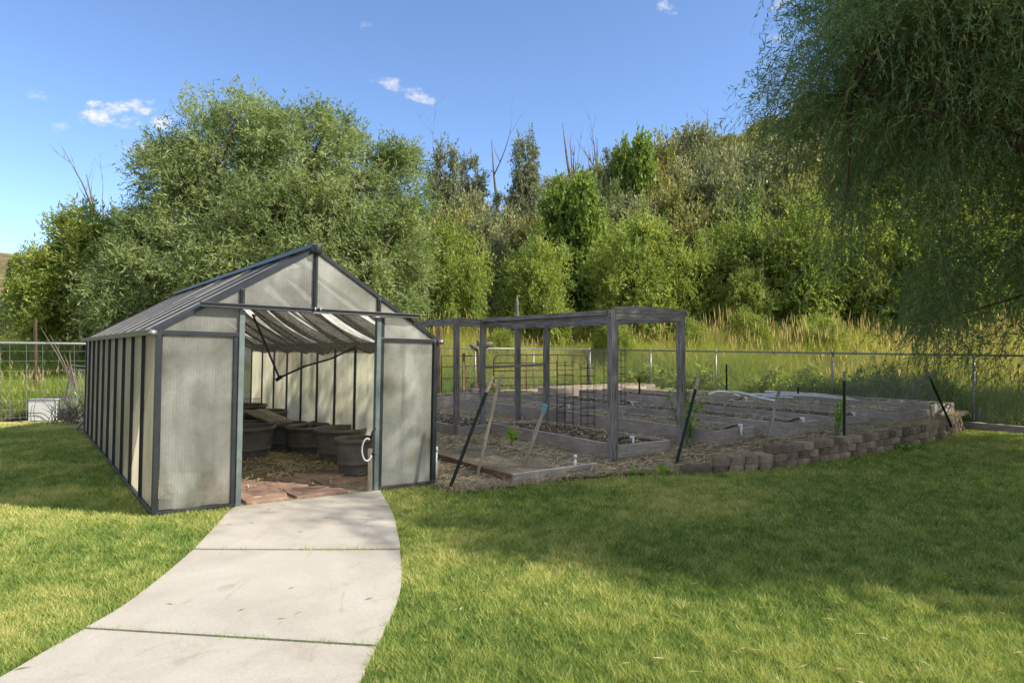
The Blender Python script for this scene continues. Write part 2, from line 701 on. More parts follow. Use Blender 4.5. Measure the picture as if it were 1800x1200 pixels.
def m_concrete():
    t = NT("pale_concrete")
    a = t.noise(1.3, 6, .6, space='World', dist=.3)
    b = t.noise(60, 4, .65, space='World')
    s = t.noise(3.5, 6, .7, (1, .45, 1), space='World', dist=1.2)
    c = t.ramp(a, [(.3, (.345, .318, .275)), (.5, (.41, .384, .336)), (.7, (.46, .436, .39))])
    c = t.mix(.36, c, t.ramp(s, [(.31, (.50, .42, .34)), (.43, (1, 1, 1))]), 'MULTIPLY')
    c = t.mix(.25, c, t.ramp(b, [(.3, .6), (.65, 1.1)]), 'MULTIPLY')
    return t.done(t.pbsdf(c, .85, 0, .2, t.bump(b, .35, .004)))


MBLOCK = None


def m_block():
    t = NT("tan_grey_concrete_block")
    a = t.noise(5, 5, .65)
    b = t.noise(45, 4, .7)
    c = t.ramp(t.rnd(), [(0, (.17, .13, .095)), (.5, (.32, .25, .185)), (1, (.48, .38, .28))])
    c = t.mix(.6, c, t.ramp(a, [(.3, .55), (.7, 1.15)]), 'MULTIPLY')
    c = t.mix(.5, c, t.ramp(b, [(.35, .6), (.6, 1.1)]), 'MULTIPLY')
    return t.done(t.pbsdf(c, .92, 0, .15, t.bump(t.math('ADD', a, b), 1.0, .02)))


MBLOCK = m_block()
MFLAG = m_plain("pink_sandstone", (.36, .235, .185), .85, .2, .5, 2.2, .4)

# leaf colours
ML_NEAR = m_leaf("willow_leaf_dark", [(0, (.028, .054, .024)), (.55, (.056, .092, .040)), (.93, (.092, .122, .05)), (.97, (.26, .2, .05)), (1, (.30, .24, .07))], .5, gain=3.1)
ML_WIL = m_leaf("willow_leaf_sage", [(0, (.052, .08, .03)), (.5, (.108, .142, .056)), (1, (.205, .23, .115))], .4, gain=2.0)
ML_BUSH = m_leaf("bush_leaf_yellow_green", [(0, (.06, .09, .02)), (.5, (.13, .17, .04)), (.9, (.22, .24, .065)), (1, (.34, .26, .07))], .42)
ML_BRIGHT = m_leaf("maple_leaf_bright", [(0, (.05, .085, .018)), (.5, (.10, .15, .03)), (1, (.18, .235, .055))], .42, gain=1.6)
ML_SCRUB = m_leaf("scrub_leaf_grey_olive", [(0, (.05, .058, .03)), (.5, (.10, .11, .058)), (.9, (.165, .165, .09)), (1, (.23, .17, .09))], .3, gain=2.3)
ML_SCRUB2 = m_leaf("scrub_leaf_yellow_olive", [(0, (.055, .06, .02)), (.5, (.12, .125, .042)), (.9, (.18, .17, .06)), (1, (.26, .17, .07))], .32, gain=2.1)
ML_SCRUB3 = m_leaf("scrub_leaf_deep_green", [(0, (.035, .052, .022)), (.5, (.07, .095, .038)), (1, (.13, .15, .06))], .3, gain=2.1)
ML_DARK = m_leaf("cottonwood_leaf_grey", [(0, (.04, .052, .03)), (.5, (.08, .092, .055)), (.9, (.14, .145, .09)), (1, (.20, .15, .09))], .28, gain=2.4)
ML_CONIF = m_leaf("spruce_needle", [(0, (.02, .032, .018)), (1, (.05, .065, .035))], .1)
ML_WEED = m_leaf("weed_leaf", [(0, (.07, .14, .02)), (.6, (.14, .24, .04)), (1, (.34, .30, .06))], .45)
MBARK = m_plain("grey_brown_bark", (.115, .085, .062), .95, .1, .5, 8, 1.0)
MTWIG = m_plain("olive_twig", (.17, .155, .06), .8, .1)
MDEAD = m_plain("silver_dead_wood", (.20, .165, .135), .95, .1, .4, 8, .6)

# ------------------------------------------------------------------ terrain, lawn, garden soil, path
xs = np.unique(np.concatenate([np.linspace(-600, -60, 28), np.linspace(-60, -14, 47), np.linspace(-14, 18, 129), np.linspace(18, 80, 63), np.linspace(80, 600, 27)]))
ys = np.unique(np.concatenate([np.linspace(-60, 0, 13), np.linspace(0, 40, 161), np.linspace(40, 100, 61), np.linspace(100, 900, 41)]))


def terrain_z(x, y):
    u, v = uv_of(x, y)
    yard = (1 - sst(9.0, 9.4, u)) * (1 - sst(11.2, 11.6, v))
    bumps = (vnoise(x, y, .5, 5) - .5) * .12 + (vnoise(x, y, .13, 6) - .5) * 1.6 * sst(34, 48, y)
    return ground(x, y) - .05 * yard + bumps * (1 - yard)


tag(link("ground", grid_mesh("ground", xs, ys, terrain_z), m_terrain()), kind="structure")

gh_fl = G0
gh_fr = G0 + GE_T * GW
gh_bl = G0 + GE_S * GL
gh_br = gh_fr + GE_S * GL
wall_base = [gpt(px, py)[:2] for px, py in ((1192, 832), (1242, 834), (1320, 829), (1400, 820), (1465, 810), (1524, 800), (1604, 786), (1655, 772), (1700, 757))]
garden_front = [gpt(px, py)[:2] for px, py in ((766, 859), (800, 869), (850, 864), (905, 858), (970, 849), (1050, 841), (1120, 836), (1180, 838))]
fence_r0 = np.array([9.66, 14.1])
fence_end = fence_r0 - V * 9.0
fence_cor = np.array([2.83, 24.2])
fence_left = np.array([-10.4, 15.4]) - U * 4.5
lawn_poly = ([(-17, 0.8), (-17, 10), gpt(-60, 745)[:2], gpt(0, 744)[:2], gpt(60, 742)[:2], gpt(128, 740)[:2], gh_bl, gh_fl, gh_fr] + garden_front + wall_base +
             [gpt(1720, 757)[:2], fence_end - U * .25, (14, .8)])
garden_poly = [gh_fr + GE_T * .02, *[p + np.array([0, .03]) for p in garden_front[1:]], *[w + np.array([-.05, .12]) for w in wall_base], fence_r0, fence_cor, fence_left, gpt(-60, 743)[:2], gpt(0, 742)[:2], gpt(128, 738)[:2], gh_bl, gh_br]

L1 = [(418, 893), (405, 899), (375, 932), (341, 968)]
R1 = [(668, 864), (690, 905), (702, 955), (702.5, 968)]
L2 = [(340, 970), (290, 1013), (220, 1067), (151, 1108)]
R2 = [(702.5, 970.5), (706, 1015), (697, 1062), (662, 1139)]
slabs = []
for LL, RR in ((L1, R1), (L2, R2)):
    slabs.append(([gpt(*p)[:2] for p in LL], [gpt(*p)[:2] for p in RR]))
slabs.append(([gpt(148, 1111)[:2], gpt(75, 1153)[:2], gpt(0, 1197)[:2], np.array([-2.62, 2.7]), np.array([-2.76, 1.7]), np.array([-3.0, .3])],
              [gpt(660.5, 1143)[:2], gpt(646, 1172)[:2], gpt(632, 1200)[:2], np.array([-.80, 2.7]), np.array([-.93, 1.7]), np.array([-1.25, .3])]))


def smooth_curve(pts, n):
    pts = np.array(pts)
    tt = np.linspace(0, len(pts) - 1, n)
    out = []
    for t in tt:
        i = min(int(t), len(pts) - 2)
        f = t - i
        p0, p1, p2, p3 = pts[max(i - 1, 0)], pts[i], pts[i + 1], pts[min(i + 2, len(pts) - 1)]
        out.append(.5 * ((2 * p1) + (-p0 + p2) * f + (2 * p0 - 5 * p1 + 4 * p2 - p3) * f * f + (-p0 + 3 * p1 - 3 * p2 + p3) * f ** 3))
    return np.array(out)


path_poly_parts = []
mb = MB()
for LL, RR in slabs:
    a, b = smooth_curve(LL, 22), smooth_curve(RR, 22)
    path_poly_parts.append([*a, *b[::-1]])
    top, rows = [], []
    for p, q in zip(a, b):
        row = []
        for k in range(9):
            w = p + (q - p) * k / 8
            row.append((w[0], w[1], float(ground(w[0], w[1])) + .022))
        rows.append(row)
    mb.sheet(rows, smooth=False)
    # edges down into the ground
    ring = [r[0] for r in rows] + rows[-1][1:] + [r[-1] for r in rows[::-1][1:]] + rows[0][::-1][1:-1]
    m = len(ring)
    mb.add(ring + [(x, y, z - .08) for x, y, z in ring], [(i, (i + 1) % m, m + (i + 1) % m, m + i) for i in range(m)])
tag(mb.build("path", m_concrete()), kind="structure")


def on_path(x, y, grow=0):
    r = np.zeros(np.asarray(x).shape, bool)
    for pp in path_poly_parts:
        r |= in_poly(x, y, pp)
    return r


def in_house(x, y, m=0.0):
    t, s = ts_of(x, y)
    return (t > -m) & (t < GW + m) & (s > -m) & (s < GL + m)


def lawn_mask(x, y):
    return in_poly(x, y, lawn_poly) & ~in_house(x, y)


lg = np.arange(-17, 16.05, .12)
lh = np.arange(.8, 16.5, .12)
tag(link("lawn", grid_mesh("lawn", lg, lh, lambda x, y: ground(x, y) - .005 + .0 * x, lambda x, y: lawn_mask(x, y) | (lawn_mask(x, y - .3) & ~in_house(x, y)) | lawn_mask(x + .25, y) | lawn_mask(x - .25, y)), m_lawn()), kind="structure")
gg = np.arange(-17, 11.5, .14)
gv = np.arange(7, 25, .14)
tag(link("garden_soil", grid_mesh("garden_soil", gg, gv, lambda x, y: soil(x, y) + (vnoise(x, y, 3.2, 3) - .5) * .025 + .002,
    lambda x, y: in_poly(x, y, garden_poly) & ~in_house(x, y)), m_soilbed()), kind="structure")


def blades(rng, x, y, z, h, w, lean, var, seg=1):
    n = len(x)
    an = rng.rand(n) * 2 * np.pi
    sx, sy = np.cos(an) * w / 2, np.sin(an) * w / 2
    la = rng.rand(n) * 2 * np.pi
    ln = lean * (.3 + rng.rand(n))
    tx, ty = x + np.cos(la) * h * ln, y + np.sin(la) * h * ln
    if seg == 1:
        v = np.empty((n, 3, 3))
        v[:, 0] = np.stack([x - sx, y - sy, z], 1)
        v[:, 1] = np.stack([x + sx, y + sy, z], 1)
        v[:, 2] = np.stack([tx, ty, z + h], 1)
        return v.reshape(-1, 3), np.repeat(var, 3), 3
    mx, my = x + (tx - x) * .3, y + (ty - y) * .3
    v = np.empty((n * 2, 4, 3))
    v[0::2, 0] = np.stack([x - sx, y - sy, z], 1)
    v[0::2, 1] = np.stack([x + sx, y + sy, z], 1)
    v[0::2, 2] = np.stack([mx + sx * .8, my + sy * .8, z + h * .6], 1)
    v[0::2, 3] = np.stack([mx - sx * .8, my - sy * .8, z + h * .6], 1)
    v[1::2, 0] = v[0::2, 3]
    v[1::2, 1] = v[0::2, 2]
    v[1::2, 2] = np.stack([tx + sx * .12, ty + sy * .12, z + h], 1)
    v[1::2, 3] = np.stack([tx - sx * .12, ty - sy * .12, z + h], 1)
    return v.reshape(-1, 3), np.repeat(var, 8), 4


def make_lawn_grass():
    rng = np.random.RandomState(11)
    n = 1300000
    # depth with density falling away from the camera
    y0, y1 = 1.6, 16.0
    k = rng.rand(n)
    y = (y0 ** .55 + k * (y1 ** .55 - y0 ** .55)) ** (1 / .55)
    x = (rng.rand(n) * 2 - 1) * (y * .86 + .4)
    keep = lawn_mask(x, y) & ~on_path(x, y)
    x, y = x[keep], y[keep]
    big = vnoise(x, y, .55, 21) * .5 + vnoise(x, y, 1.7, 22) * .3 + vnoise(x, y, 5.5, 23) * .2
    right_streak = np.exp(-((x - .2) / .5) ** 2) * .0
    dry = np.clip((big - .40) * 2.2, 0, 1)
    dry *= .55 + .45 * sst(-2.2, -3.0, x) + .2 * sst(3, 6, y)
    clump = vnoise(x, y, 11, 24) * .6 + vnoise(x, y, 23, 25) * .4
    var = np.clip(dry * .54 + (clump - .5) * .55 + .05 + rng.rand(len(x)) ** 2 * .5, 0, 1)
    h = (.022 + .032 * rng.rand(len(x))) * (.55 + .9 * clump)
    w = (.0034 + .0022 * rng.rand(len(x))) * np.maximum(y / 3.0, 1) ** .9
    v, a, nper = blades(rng, x, y, ground(x, y) - .006, h, w, 1.0, var)
    me = fast_mesh("lawn_grass", v, nper, {"var": a})
    mat = m_attr("grass_blade", [(0, (.10, .19, .04)), (.3, (.26, .35, .085)), (.65, (.52, .51, .18)), (1, (.70, .60, .34))], .6, .35, .25)
    tag(link("grass", me, mat), "short mown lawn grass with dry yellow patches", "grass", kind="stuff")


make_lawn_grass()


def make_tall_grass():
    rng = np.random.RandomState(5)
    n = 250000
    x = rng.uniform(-24, 30, n)
    y = rng.uniform(13, 40, n)
    u, v = uv_of(x, y)
    out = ((u > 9.3) | (v > 11.5))
    d = np.where(u > 9.3, u - 9.3, v - 11.5)
    d = np.where((u > 9.3) & (v > 11.5), np.maximum(u - 9.3, v - 11.5), d)
    keep = out & (rng.rand(n) < np.where(y < 33, 1, .35)) & (np.abs(x) < .95 * y + 2)
    x, y, d = x[keep], y[keep], d[keep]
    t = vnoise(x, y, .35, 31)
    right = sst(6, 9.5, x)
    left = sst(-7, -10, x)
    h = (.55 + .55 * sst(.5, 5, d) + .3 * t) * (.75 + .5 * rng.rand(len(x)))
    h = h * (1 - .45 * left) * (.48 + .58 * sst(.25, .7, vnoise(x, y, .42, 36)))
    w = .010 + .010 * rng.rand(len(x))
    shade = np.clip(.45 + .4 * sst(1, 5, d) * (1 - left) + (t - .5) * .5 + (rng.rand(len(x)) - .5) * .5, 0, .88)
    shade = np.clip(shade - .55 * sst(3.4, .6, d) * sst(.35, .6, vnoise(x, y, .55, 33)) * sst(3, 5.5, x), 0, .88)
    shade = np.where(rng.rand(len(x)) < .04, .95, shade)
    z = ground(x, y) - .06
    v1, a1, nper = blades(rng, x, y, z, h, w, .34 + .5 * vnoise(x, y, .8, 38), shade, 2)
    # feathery seed heads
    seedp = rng.rand(len(x)) < np.where(left > .5, .02, .075 * sst(2, 8, d))
    sx, sy, sz, sh = x[seedp], y[seedp], z[seedp], h[seedp]
    m = len(sx)
    st = 1.15 * sh + .1
    v2, a2, _ = blades(rng, sx, sy, sz, st, np.full(m, .007), .12, np.full(m, .93), 2)
    hd = []
    la = rng.rand(m) * 2 * np.pi
    for ang in (0, np.pi / 2):
        q = np.empty((m, 4, 3))
        cx, cy = sx + np.cos(la) * .04, sy + np.sin(la) * .04
        ca, sa = np.cos(la + ang), np.sin(la + ang)
        q[:, 0] = np.stack([cx, cy, sz + st * .86], 1)
        q[:, 1] = np.stack([cx + ca * .022, cy + sa * .022, sz + st * .98], 1)
        q[:, 2] = np.stack([cx + np.cos(la) * .05, cy + np.sin(la) * .05, sz + st * 1.16], 1)
        q[:, 3] = np.stack([cx - ca * .022, cy - sa * .022, sz + st * .98], 1)
        hd.append(q.reshape(-1, 3))
    vv = np.concatenate([v1, v2] + hd)
    aa = np.concatenate([a1, a2, np.full(m * 8, 1.0)])
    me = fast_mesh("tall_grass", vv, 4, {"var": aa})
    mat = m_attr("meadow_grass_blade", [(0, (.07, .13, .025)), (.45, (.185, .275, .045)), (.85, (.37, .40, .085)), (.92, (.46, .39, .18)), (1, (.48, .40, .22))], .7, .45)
    tag(link("tall_grass", me, mat), "tall yellow green meadow grass with tan seed heads beyond the fence", "grass", kind="stuff")


make_tall_grass()


def make_straw():
    rng = np.random.RandomState(8)
    n = 150000
    x = rng.uniform(-9, 9.5, n)
    y = rng.uniform(6.5, 18, n)
    hs_ = in_house(x, y, -.06)
    g = in_poly(x, y, garden_poly) | hs_
    den = vnoise(x, y, .9, 41)
    u, v = uv_of(x, y)
    keep = g & (rng.rand(n) < np.clip(den * 1.6 - .1, .15, 1)) & (y < 18)
    _tt, _ss = ts_of(x, y)
    keep &= ~(hs_ & (_ss < 1.35) & (rng.rand(n) < .88))
    hs_ = hs_[keep]
    x, y = x[keep], y[keep]
    m = len(x)
    an = rng.rand(m) * 2 * np.pi
    L = .05 + .13 * rng.rand(m)
    w = .004 + .004 * rng.rand(m)
    z = np.where(hs_, ground(x, y) + .028, soil(x, y) + .012) + .03 * rng.rand(m)
    dz = (rng.rand(m) - .35) * .05
    dx, dy = np.cos(an) * L / 2, np.sin(an) * L / 2
    px_, py_ = -np.sin(an) * w, np.cos(an) * w
    q = np.empty((m, 4, 3))
    q[:, 0] = np.stack([x - dx - px_, y - dy - py_, z], 1)
    q[:, 1] = np.stack([x - dx + px_, y - dy + py_, z + .003], 1)
    q[:, 2] = np.stack([x + dx + px_, y + dy + py_, z + dz + .003], 1)
    q[:, 3] = np.stack([x + dx - px_, y + dy - py_, z + dz], 1)
    # standing dry tufts along the lawn edge and round the beds
    k = 30000
    tx = rng.uniform(-12, 9.4, k)
    ty = rng.uniform(7.8, 19, k)
    gg_ = in_poly(tx, ty, garden_poly) & ~in_house(tx, ty, .05) & (vnoise(tx, ty, 1.6, 44) > .57)
    tx, ty = tx[gg_], ty[gg_]
    # fringe next to the lawn
    gf = np.array(garden_front + wall_base)
    i = rng.randint(0, len(gf) - 1, 9000)
    f = rng.rand(9000)[:, None]
    fp = gf[i] * (1 - f) + gf[i + 1] * f + np.stack([rng.normal(0, .05, 9000), np.abs(rng.normal(.1, .13, 9000))], 1)
    fp = fp[(rng.rand(9000) < np.where(i < 8, .4, .08))]
    tx, ty = np.concatenate([tx, fp[:, 0]]), np.concatenate([ty, fp[:, 1]])
    hh = .02 + .11 * rng.rand(len(tx)) ** 2.2
    v2, a2, _ = blades(rng, tx, ty, soil(tx, ty) - .02, hh, np.full(len(tx), .006), 1.5, .2 + .8 * rng.rand(len(tx)), 2)
    vv = np.concatenate([q.reshape(-1, 3), v2])
    aa = np.concatenate([np.repeat(.35 + .65 * rng.rand(m), 4), a2])
    me = fast_mesh("straw", vv, 4, {"var": aa})
    mat = m_attr("dry_straw", [(0, (.07, .11, .03)), (.25, (.20, .19, .08)), (.5, (.40, .33, .19)), (1, (.66, .57, .39))], .8, .2)
    tag(link("straw", me, mat), "dry straw and weeds littering the garden soil", "straw", kind="stuff")


make_straw()

def make_fallen_leaves():
    rng = np.random.RandomState(19)
    n = 2600
    x, y = rng.uniform(-6, 9, n), rng.uniform(2.5, 12, n)
    k = (lawn_mask(x, y) | on_path(x, y)) & (rng.rand(n) < sst(-3, 6, x) * .8 + .06)
    x, y = x[k], y[k]
    m = len(x)
    z = ground(x, y) + np.where(on_path(x, y), .026, .022 + .02 * rng.rand(m))
    an = rng.rand(m) * 6.28
    L, w = .05 + .04 * rng.rand(m), .009 + .006 * rng.rand(m)
    c, s_ = np.cos(an), np.sin(an)
    q = np.empty((m, 4, 3))
    q[:, 0] = np.stack([x - c * L / 2, y - s_ * L / 2, z], 1)
    q[:, 1] = np.stack([x - s_ * w / 2, y + c * w / 2, z + .004], 1)
    q[:, 2] = np.stack([x + c * L / 2, y + s_ * L / 2, z + .003], 1)
    q[:, 3] = np.stack([x + s_ * w / 2, y - c * w / 2, z + .004], 1)
    me = fast_mesh("fallen_leaves", q.reshape(-1, 3), 4, {"var": np.repeat(rng.rand(m), 4)})
    tag(link("fallen_leaves", me, m_attr("fallen_leaf", [(0, (.25, .20, .08)), (.6, (.42, .34, .15)), (1, (.55, .50, .32))], .7, .2)), "thin dry willow leaves scattered on the lawn", "leaves", kind="stuff")


make_fallen_leaves()

# ------------------------------------------------------------------ greenhouse
GH = thing("greenhouse", "dirty polycarbonate greenhouse with charcoal frame and open doorway", "greenhouse", (G0[0], G0[1], 0), rot=(0, math.atan(GROLL), math.atan2(GE_T[1], GE_T[0])))
EV, RG, HB = 1.81, 2.80, 2.10
MID = GW / 2
NP = 10
SP = GL / NP


def roof_z(t):
    return EV + (RG - EV) * (1 - abs(t - MID) / MID)


# base rails
for a, b in (((0, 0), (0, GL)), ((GW, 0), (GW, GL)), ((0, GL), (GW, GL)), ((0, 0), (.78, 0)), ((2.34, 0), (GW, 0))):
    mb = MB()
    mb.bar((a[0], a[1], .015), (b[0], b[1], .015), .06, .07)
    mb.build("base_rail", MGH, GH, .004)
# corner posts
for x, y in ((0, 0), (GW, 0), (0, GL), (GW, GL)):
    sx = 1 if x == 0 else -1
    sy = 1 if y == 0 else -1
    mb = MB()
    mb.box(x - .025, y - .03, 0, x + .03, y + .03, EV)
    mb.build("corner_post", MGH, GH, .004)
# side walls: panels, ribs, gutters
for x in (0, GW):
    sg = -1 if x == 0 else 1
    for k in range(NP):
        y0, y1 = k * SP + .035, (k + 1) * SP - .035
        mb = MB()
        mb.box(x - .004, y0 - .012, .06, x + .004, y1 + .012, EV - .02)
        mb.build("wall_panel", MP_S, GH)
        if k:
            mb = MB()
            mb.box(x - .022, k * SP - .03, .06, x + .022, k * SP + .03, EV - .02)
            mb.box(x + sg * .022, k * SP - .008, .06, x + sg * .036, k * SP + .008, EV - .02)
            mb.build("wall_rib", MGH, GH)
    mb = MB()
    o0, o1 = x + sg * .0, x + sg * .12
    prof = [(o0, EV - .02), (o1 - sg * .02, EV - .035), (o1, EV + .02), (o1 - sg * .012, EV + .025), (o1 - sg * .03, EV - .02), (o0, EV - .005)]
    v = [(p[0], -.02, p[1]) for p in prof] + [(p[0], GL + .02, p[1]) for p in prof]
    n = len(prof)
    mb.add(v, [(i, (i + 1) % n, n + (i + 1) % n, n + i) for i in range(n)] + [tuple(range(n)), tuple(range(2 * n - 1, n - 1, -1))])
    mb.build("gutter", MGUT, GH)
    mb = MB()
    mb.lathe([(.0, 0), (.045, 0), (.045, .03), (.03, .05), (0, .05)], 10, (x + sg * .06, -.03, EV - .03))
    mb.tube([(x + sg * .02, -.045, EV + .0), (x + sg * .1, -.045, EV + .02)], .014, 6)
    mb.build("gutter_cap", MGALV, GH)
# roof panels, rafters, ridge
for sgn in (-1, 1):
    xe, xr = (0, MID) if sgn < 0 else (GW, MID)
    nx, nz = -(RG - EV) * sgn * -1, MID
    ln = math.hypot(RG - EV, MID)
    nrm = Vector((sgn * (RG - EV) / ln, 0, MID / ln))
    for k in range(NP):
        y0, y1 = k * SP + .03, (k + 1) * SP - .03
        e, r = Vector((xe + sgn * .05, 0, EV - .03 + .03)), Vector((MID + sgn * .02, 0, RG - .012))
        mb = MB()
        pts = []
        for off in (0, .008):
            for p, y in ((e, y0), (e, y1), (r, y1), (r, y0)):
                q = p + nrm * off
                pts.append((q.x, y, q.z))
        mb.add(pts, [(0, 1, 2, 3), (7, 6, 5, 4), (0, 4, 5, 1), (1, 5, 6, 2), (2, 6, 7, 3), (3, 7, 4, 0)])
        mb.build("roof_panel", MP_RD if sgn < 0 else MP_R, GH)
    for k in range(NP + 1):
        y = min(max(k * SP, .02), GL - .02)
        wd = .085 if k in (0, NP) else .085
        mb = MB()
        a = Vector((xe + sgn * .05, y, EV - .0))
        b = Vector((MID, y, RG - .01))
        if 0 < k < NP:
            a, b = a - nrm * .005, b - nrm * .003
        mb.bar(a, b, wd, .04, nrm)
        mb.build("rafter", MGH if k in (0, NP) else MRAFT, GH)
mb = MB()
mb.bar((MID, -.03, RG + .03), (MID, GL + .03, RG + .03), .12, .05)
mb.lathe([(0, -.06), (.055, -.06), (.06, -.02), (.06, .03), (0, .03)], 10, (MID, -.04, RG + .005))
mb.build("ridge_beam", MGH, GH, .005)
# two tan strips of a roof vent on the near slope
for k in (3, 5):
    y = k * SP + .2
    mb = MB()
    a = Vector((MID * .55, 0, roof_z(MID * .55) + .03))
    b = Vector((MID * .98, 0, roof_z(MID * .98) + .03))
    for p in (a, b):
        pass
    mb.bar(Vector((a.x, y, a.z - .012)), Vector((b.x, y, b.z - .012)), .22, .02, (-(RG - EV), 0, MID))
    mb.build("roof_vent", MP_S, GH)


def gable_panel(poly, y):
    mb = MB()
    n = len(poly)
    v = [(x, y - .004, z) for x, z in poly] + [(x, y + .004, z) for x, z in poly]
    mb.add(v, [tuple(range(n)), tuple(range(2 * n - 1, n - 1, -1))] + [(i, n + i, n + (i + 1) % n, (i + 1) % n) for i in range(n)])
    return mb.build("gable_panel", MP_F, GH)


D0, D1 = .78, 2.34
for y in (0,):
    gable_panel([(.04, .06), (D0 - .02, .06), (D0 - .02, EV - .02), (.04, EV - .02)], y)
    gable_panel([(D1 + .02, .06), (GW - .04, .06), (GW - .04, EV - .02), (D1 + .02, EV - .02)], y)
    gable_panel([(.03, EV + .02), (D0 - .02, EV + .02), (D0 - .02, roof_z(D0 - .02)), ], y)
    gable_panel([(D1 + .02, EV + .02), (GW - .03, EV + .02), (D1 + .02, roof_z(D1 + .02))], y)
    gable_panel([(D0 + .02, HB + .02), (MID - .02, HB + .02), (MID - .02, roof_z(MID - .02)), (D0 + .02, roof_z(D0 + .02))], y)
    gable_panel([(MID + .02, HB + .02), (D1 - .02, HB + .02), (D1 - .02, roof_z(D1 - .02)), (MID + .02, roof_z(MID + .02))], y)
# back gable
for x0, x1 in ((0.04, .76), (.80, 1.54), (1.58, 2.32), (2.36, 3.08)):
    gable_panel([(x0, .06), (x1, .06), (x1, roof_z(x1)), (x0, roof_z(x0))], GL)
for x in (.78, MID, 2.34):
    mb = MB()
    mb.box(x - .02, GL - .025, .06, x + .02, GL + .025, roof_z(x) - .02)
    mb.build("mullion", MGH, GH)
# front frame
for a, b in ((0, .76), (2.36, GW)):
    mb = MB()
    mb.box(a, -.028, EV - .022, b, .028, EV + .022)
    mb.build("eave_rail", MGH, GH, .003)
for x, z0 in ((D0, HB + .03), (MID, HB + .03), (D1, HB + .03)):
    mb = MB()
    mb.box(x - .022, -.03, z0, x + .022, .03, roof_z(x) - .01)
    mb.box(x - .008, -.04, z0, x + .008, -.03, roof_z(x) - .02)
    mb.build("mullion", MGH, GH, .003)
for x in (D0, D1):
    mb = MB()
    mb.box(x - .028, -.035, 0, x + .028, .035, HB - .03)
    mb.build("door_post", MGR, GH, .005)
    mb = MB()
    mb.box(x - (.075 if x == D0 else -.0285), -.02, 0.0, x - (.0285 if x == D0 else -.075), .02, EV if x == D0 else HB - .03)
    mb.build("door_jamb", MGH, GH, .003)
mb = MB()
mb.box(.36, -.085, HB - .022, 2.84, -.035, HB + .03)
mb.box(.36, -.095, HB + .012, 2.84, -.085, HB + .03)
mb.box(.36, -.095, HB - .022, 2.84, -.085, HB - .012)
mb.build("door_track", MGH, GH, .003)
mb = MB()
mb.box(MID - .05, -.11, HB - .03, MID + .05, -.0955, HB - .012)
for dx in (-.03, .03):
    mb.lathe([(0, 0), (.014, 0), (.014, .05), (0, .05)], 8, (MID + dx, -.105, HB - .01))
mb.build("track_bracket", MGALV, GH)
# floor of the house
mb = MB()
rows = [[(t, s, .012 + .014 * (float(vnoise(t * 3, s * 3, 1.3, 77)) - .5)) for t in np.linspace(.03, GW - .03, 18)] for s in np.linspace(-.02, GL - .03, 40)]
mb.sheet(rows)
mb.build("earth_floor", m_soilbed(), GH)

GHM = Matrix.Translation((G0[0], G0[1], 0)) @ Matrix.Rotation(math.atan2(GE_T[1], GE_T[0]), 4, 'Z') @ Matrix.Rotation(math.atan(GROLL), 4, 'Y')
GHI = GHM.inverted()


def ghw(t, s, z):
    return GHM @ Vector((t, s, z))


GROT = GHM.to_euler()

# flagstones on the greenhouse floor
rg = random.Random(4)
FL = [(.90, .05, 1.36, .62, "palest"), (1.38, .06, 2.02, .52, "pale pink"), (1.02, .66, 1.78, 1.28, "orange brown"), (1.95, .58, 2.45, .98, "greyish"), (1.85, 1.05, 2.4, 1.5, "dull red"), (.35, .70, .98, 1.3, "dark red")]
FLL = ["pale pink flagstone just inside the doorway by the left post", "pale pink flagstone at the middle of the doorway threshold", "orange brown flagstone behind the threshold stones",
       "greyish flagstone in front of the smallest tub", "dull red flagstone half covered by straw in the middle of the floor", "dark red flagstone in front of the large tub by the left post"]
for (t0, s0, t1, s1, cname), lab in zip(FL, FLL):
    mb = MB()
    cx, cy = (t0 + t1) / 2, (s0 + s1) / 2
    pts = []
    for a, b in ((0, 0), (.5, -.02), (1, 0), (1.02, .5), (1, 1), (.45, 1.03), (0, 1), (-.02, .5)):
        pts.append((t0 + (t1 - t0) * a + rg.uniform(-.05, .05) - cx, s0 + (s1 - s0) * b + rg.uniform(-.05, .05) - cy))
    n = len(pts)
    v = [(x, y, -.02) for x, y in pts] + [(x, y, .03 + rg.uniform(-.006, .006)) for x, y in pts]
    mb.add(v, [tuple(range(n - 1, -1, -1)), tuple(range(n, 2 * n))] + [(i, (i + 1) % n, n + (i + 1) % n, n + i) for i in range(n)])
    o = mb.build("flagstone", MFLAG, None, .008)
    o.location = ghw(cx, cy, .012)
    o.rotation_euler = GROT
    tag(o, lab, "flagstone", "flagstones on the greenhouse floor")


def gh_local(px, py, z=0.0):
    """Ground pixel to greenhouse floor point."""
    p = gpt(px, py, ground)
    return p


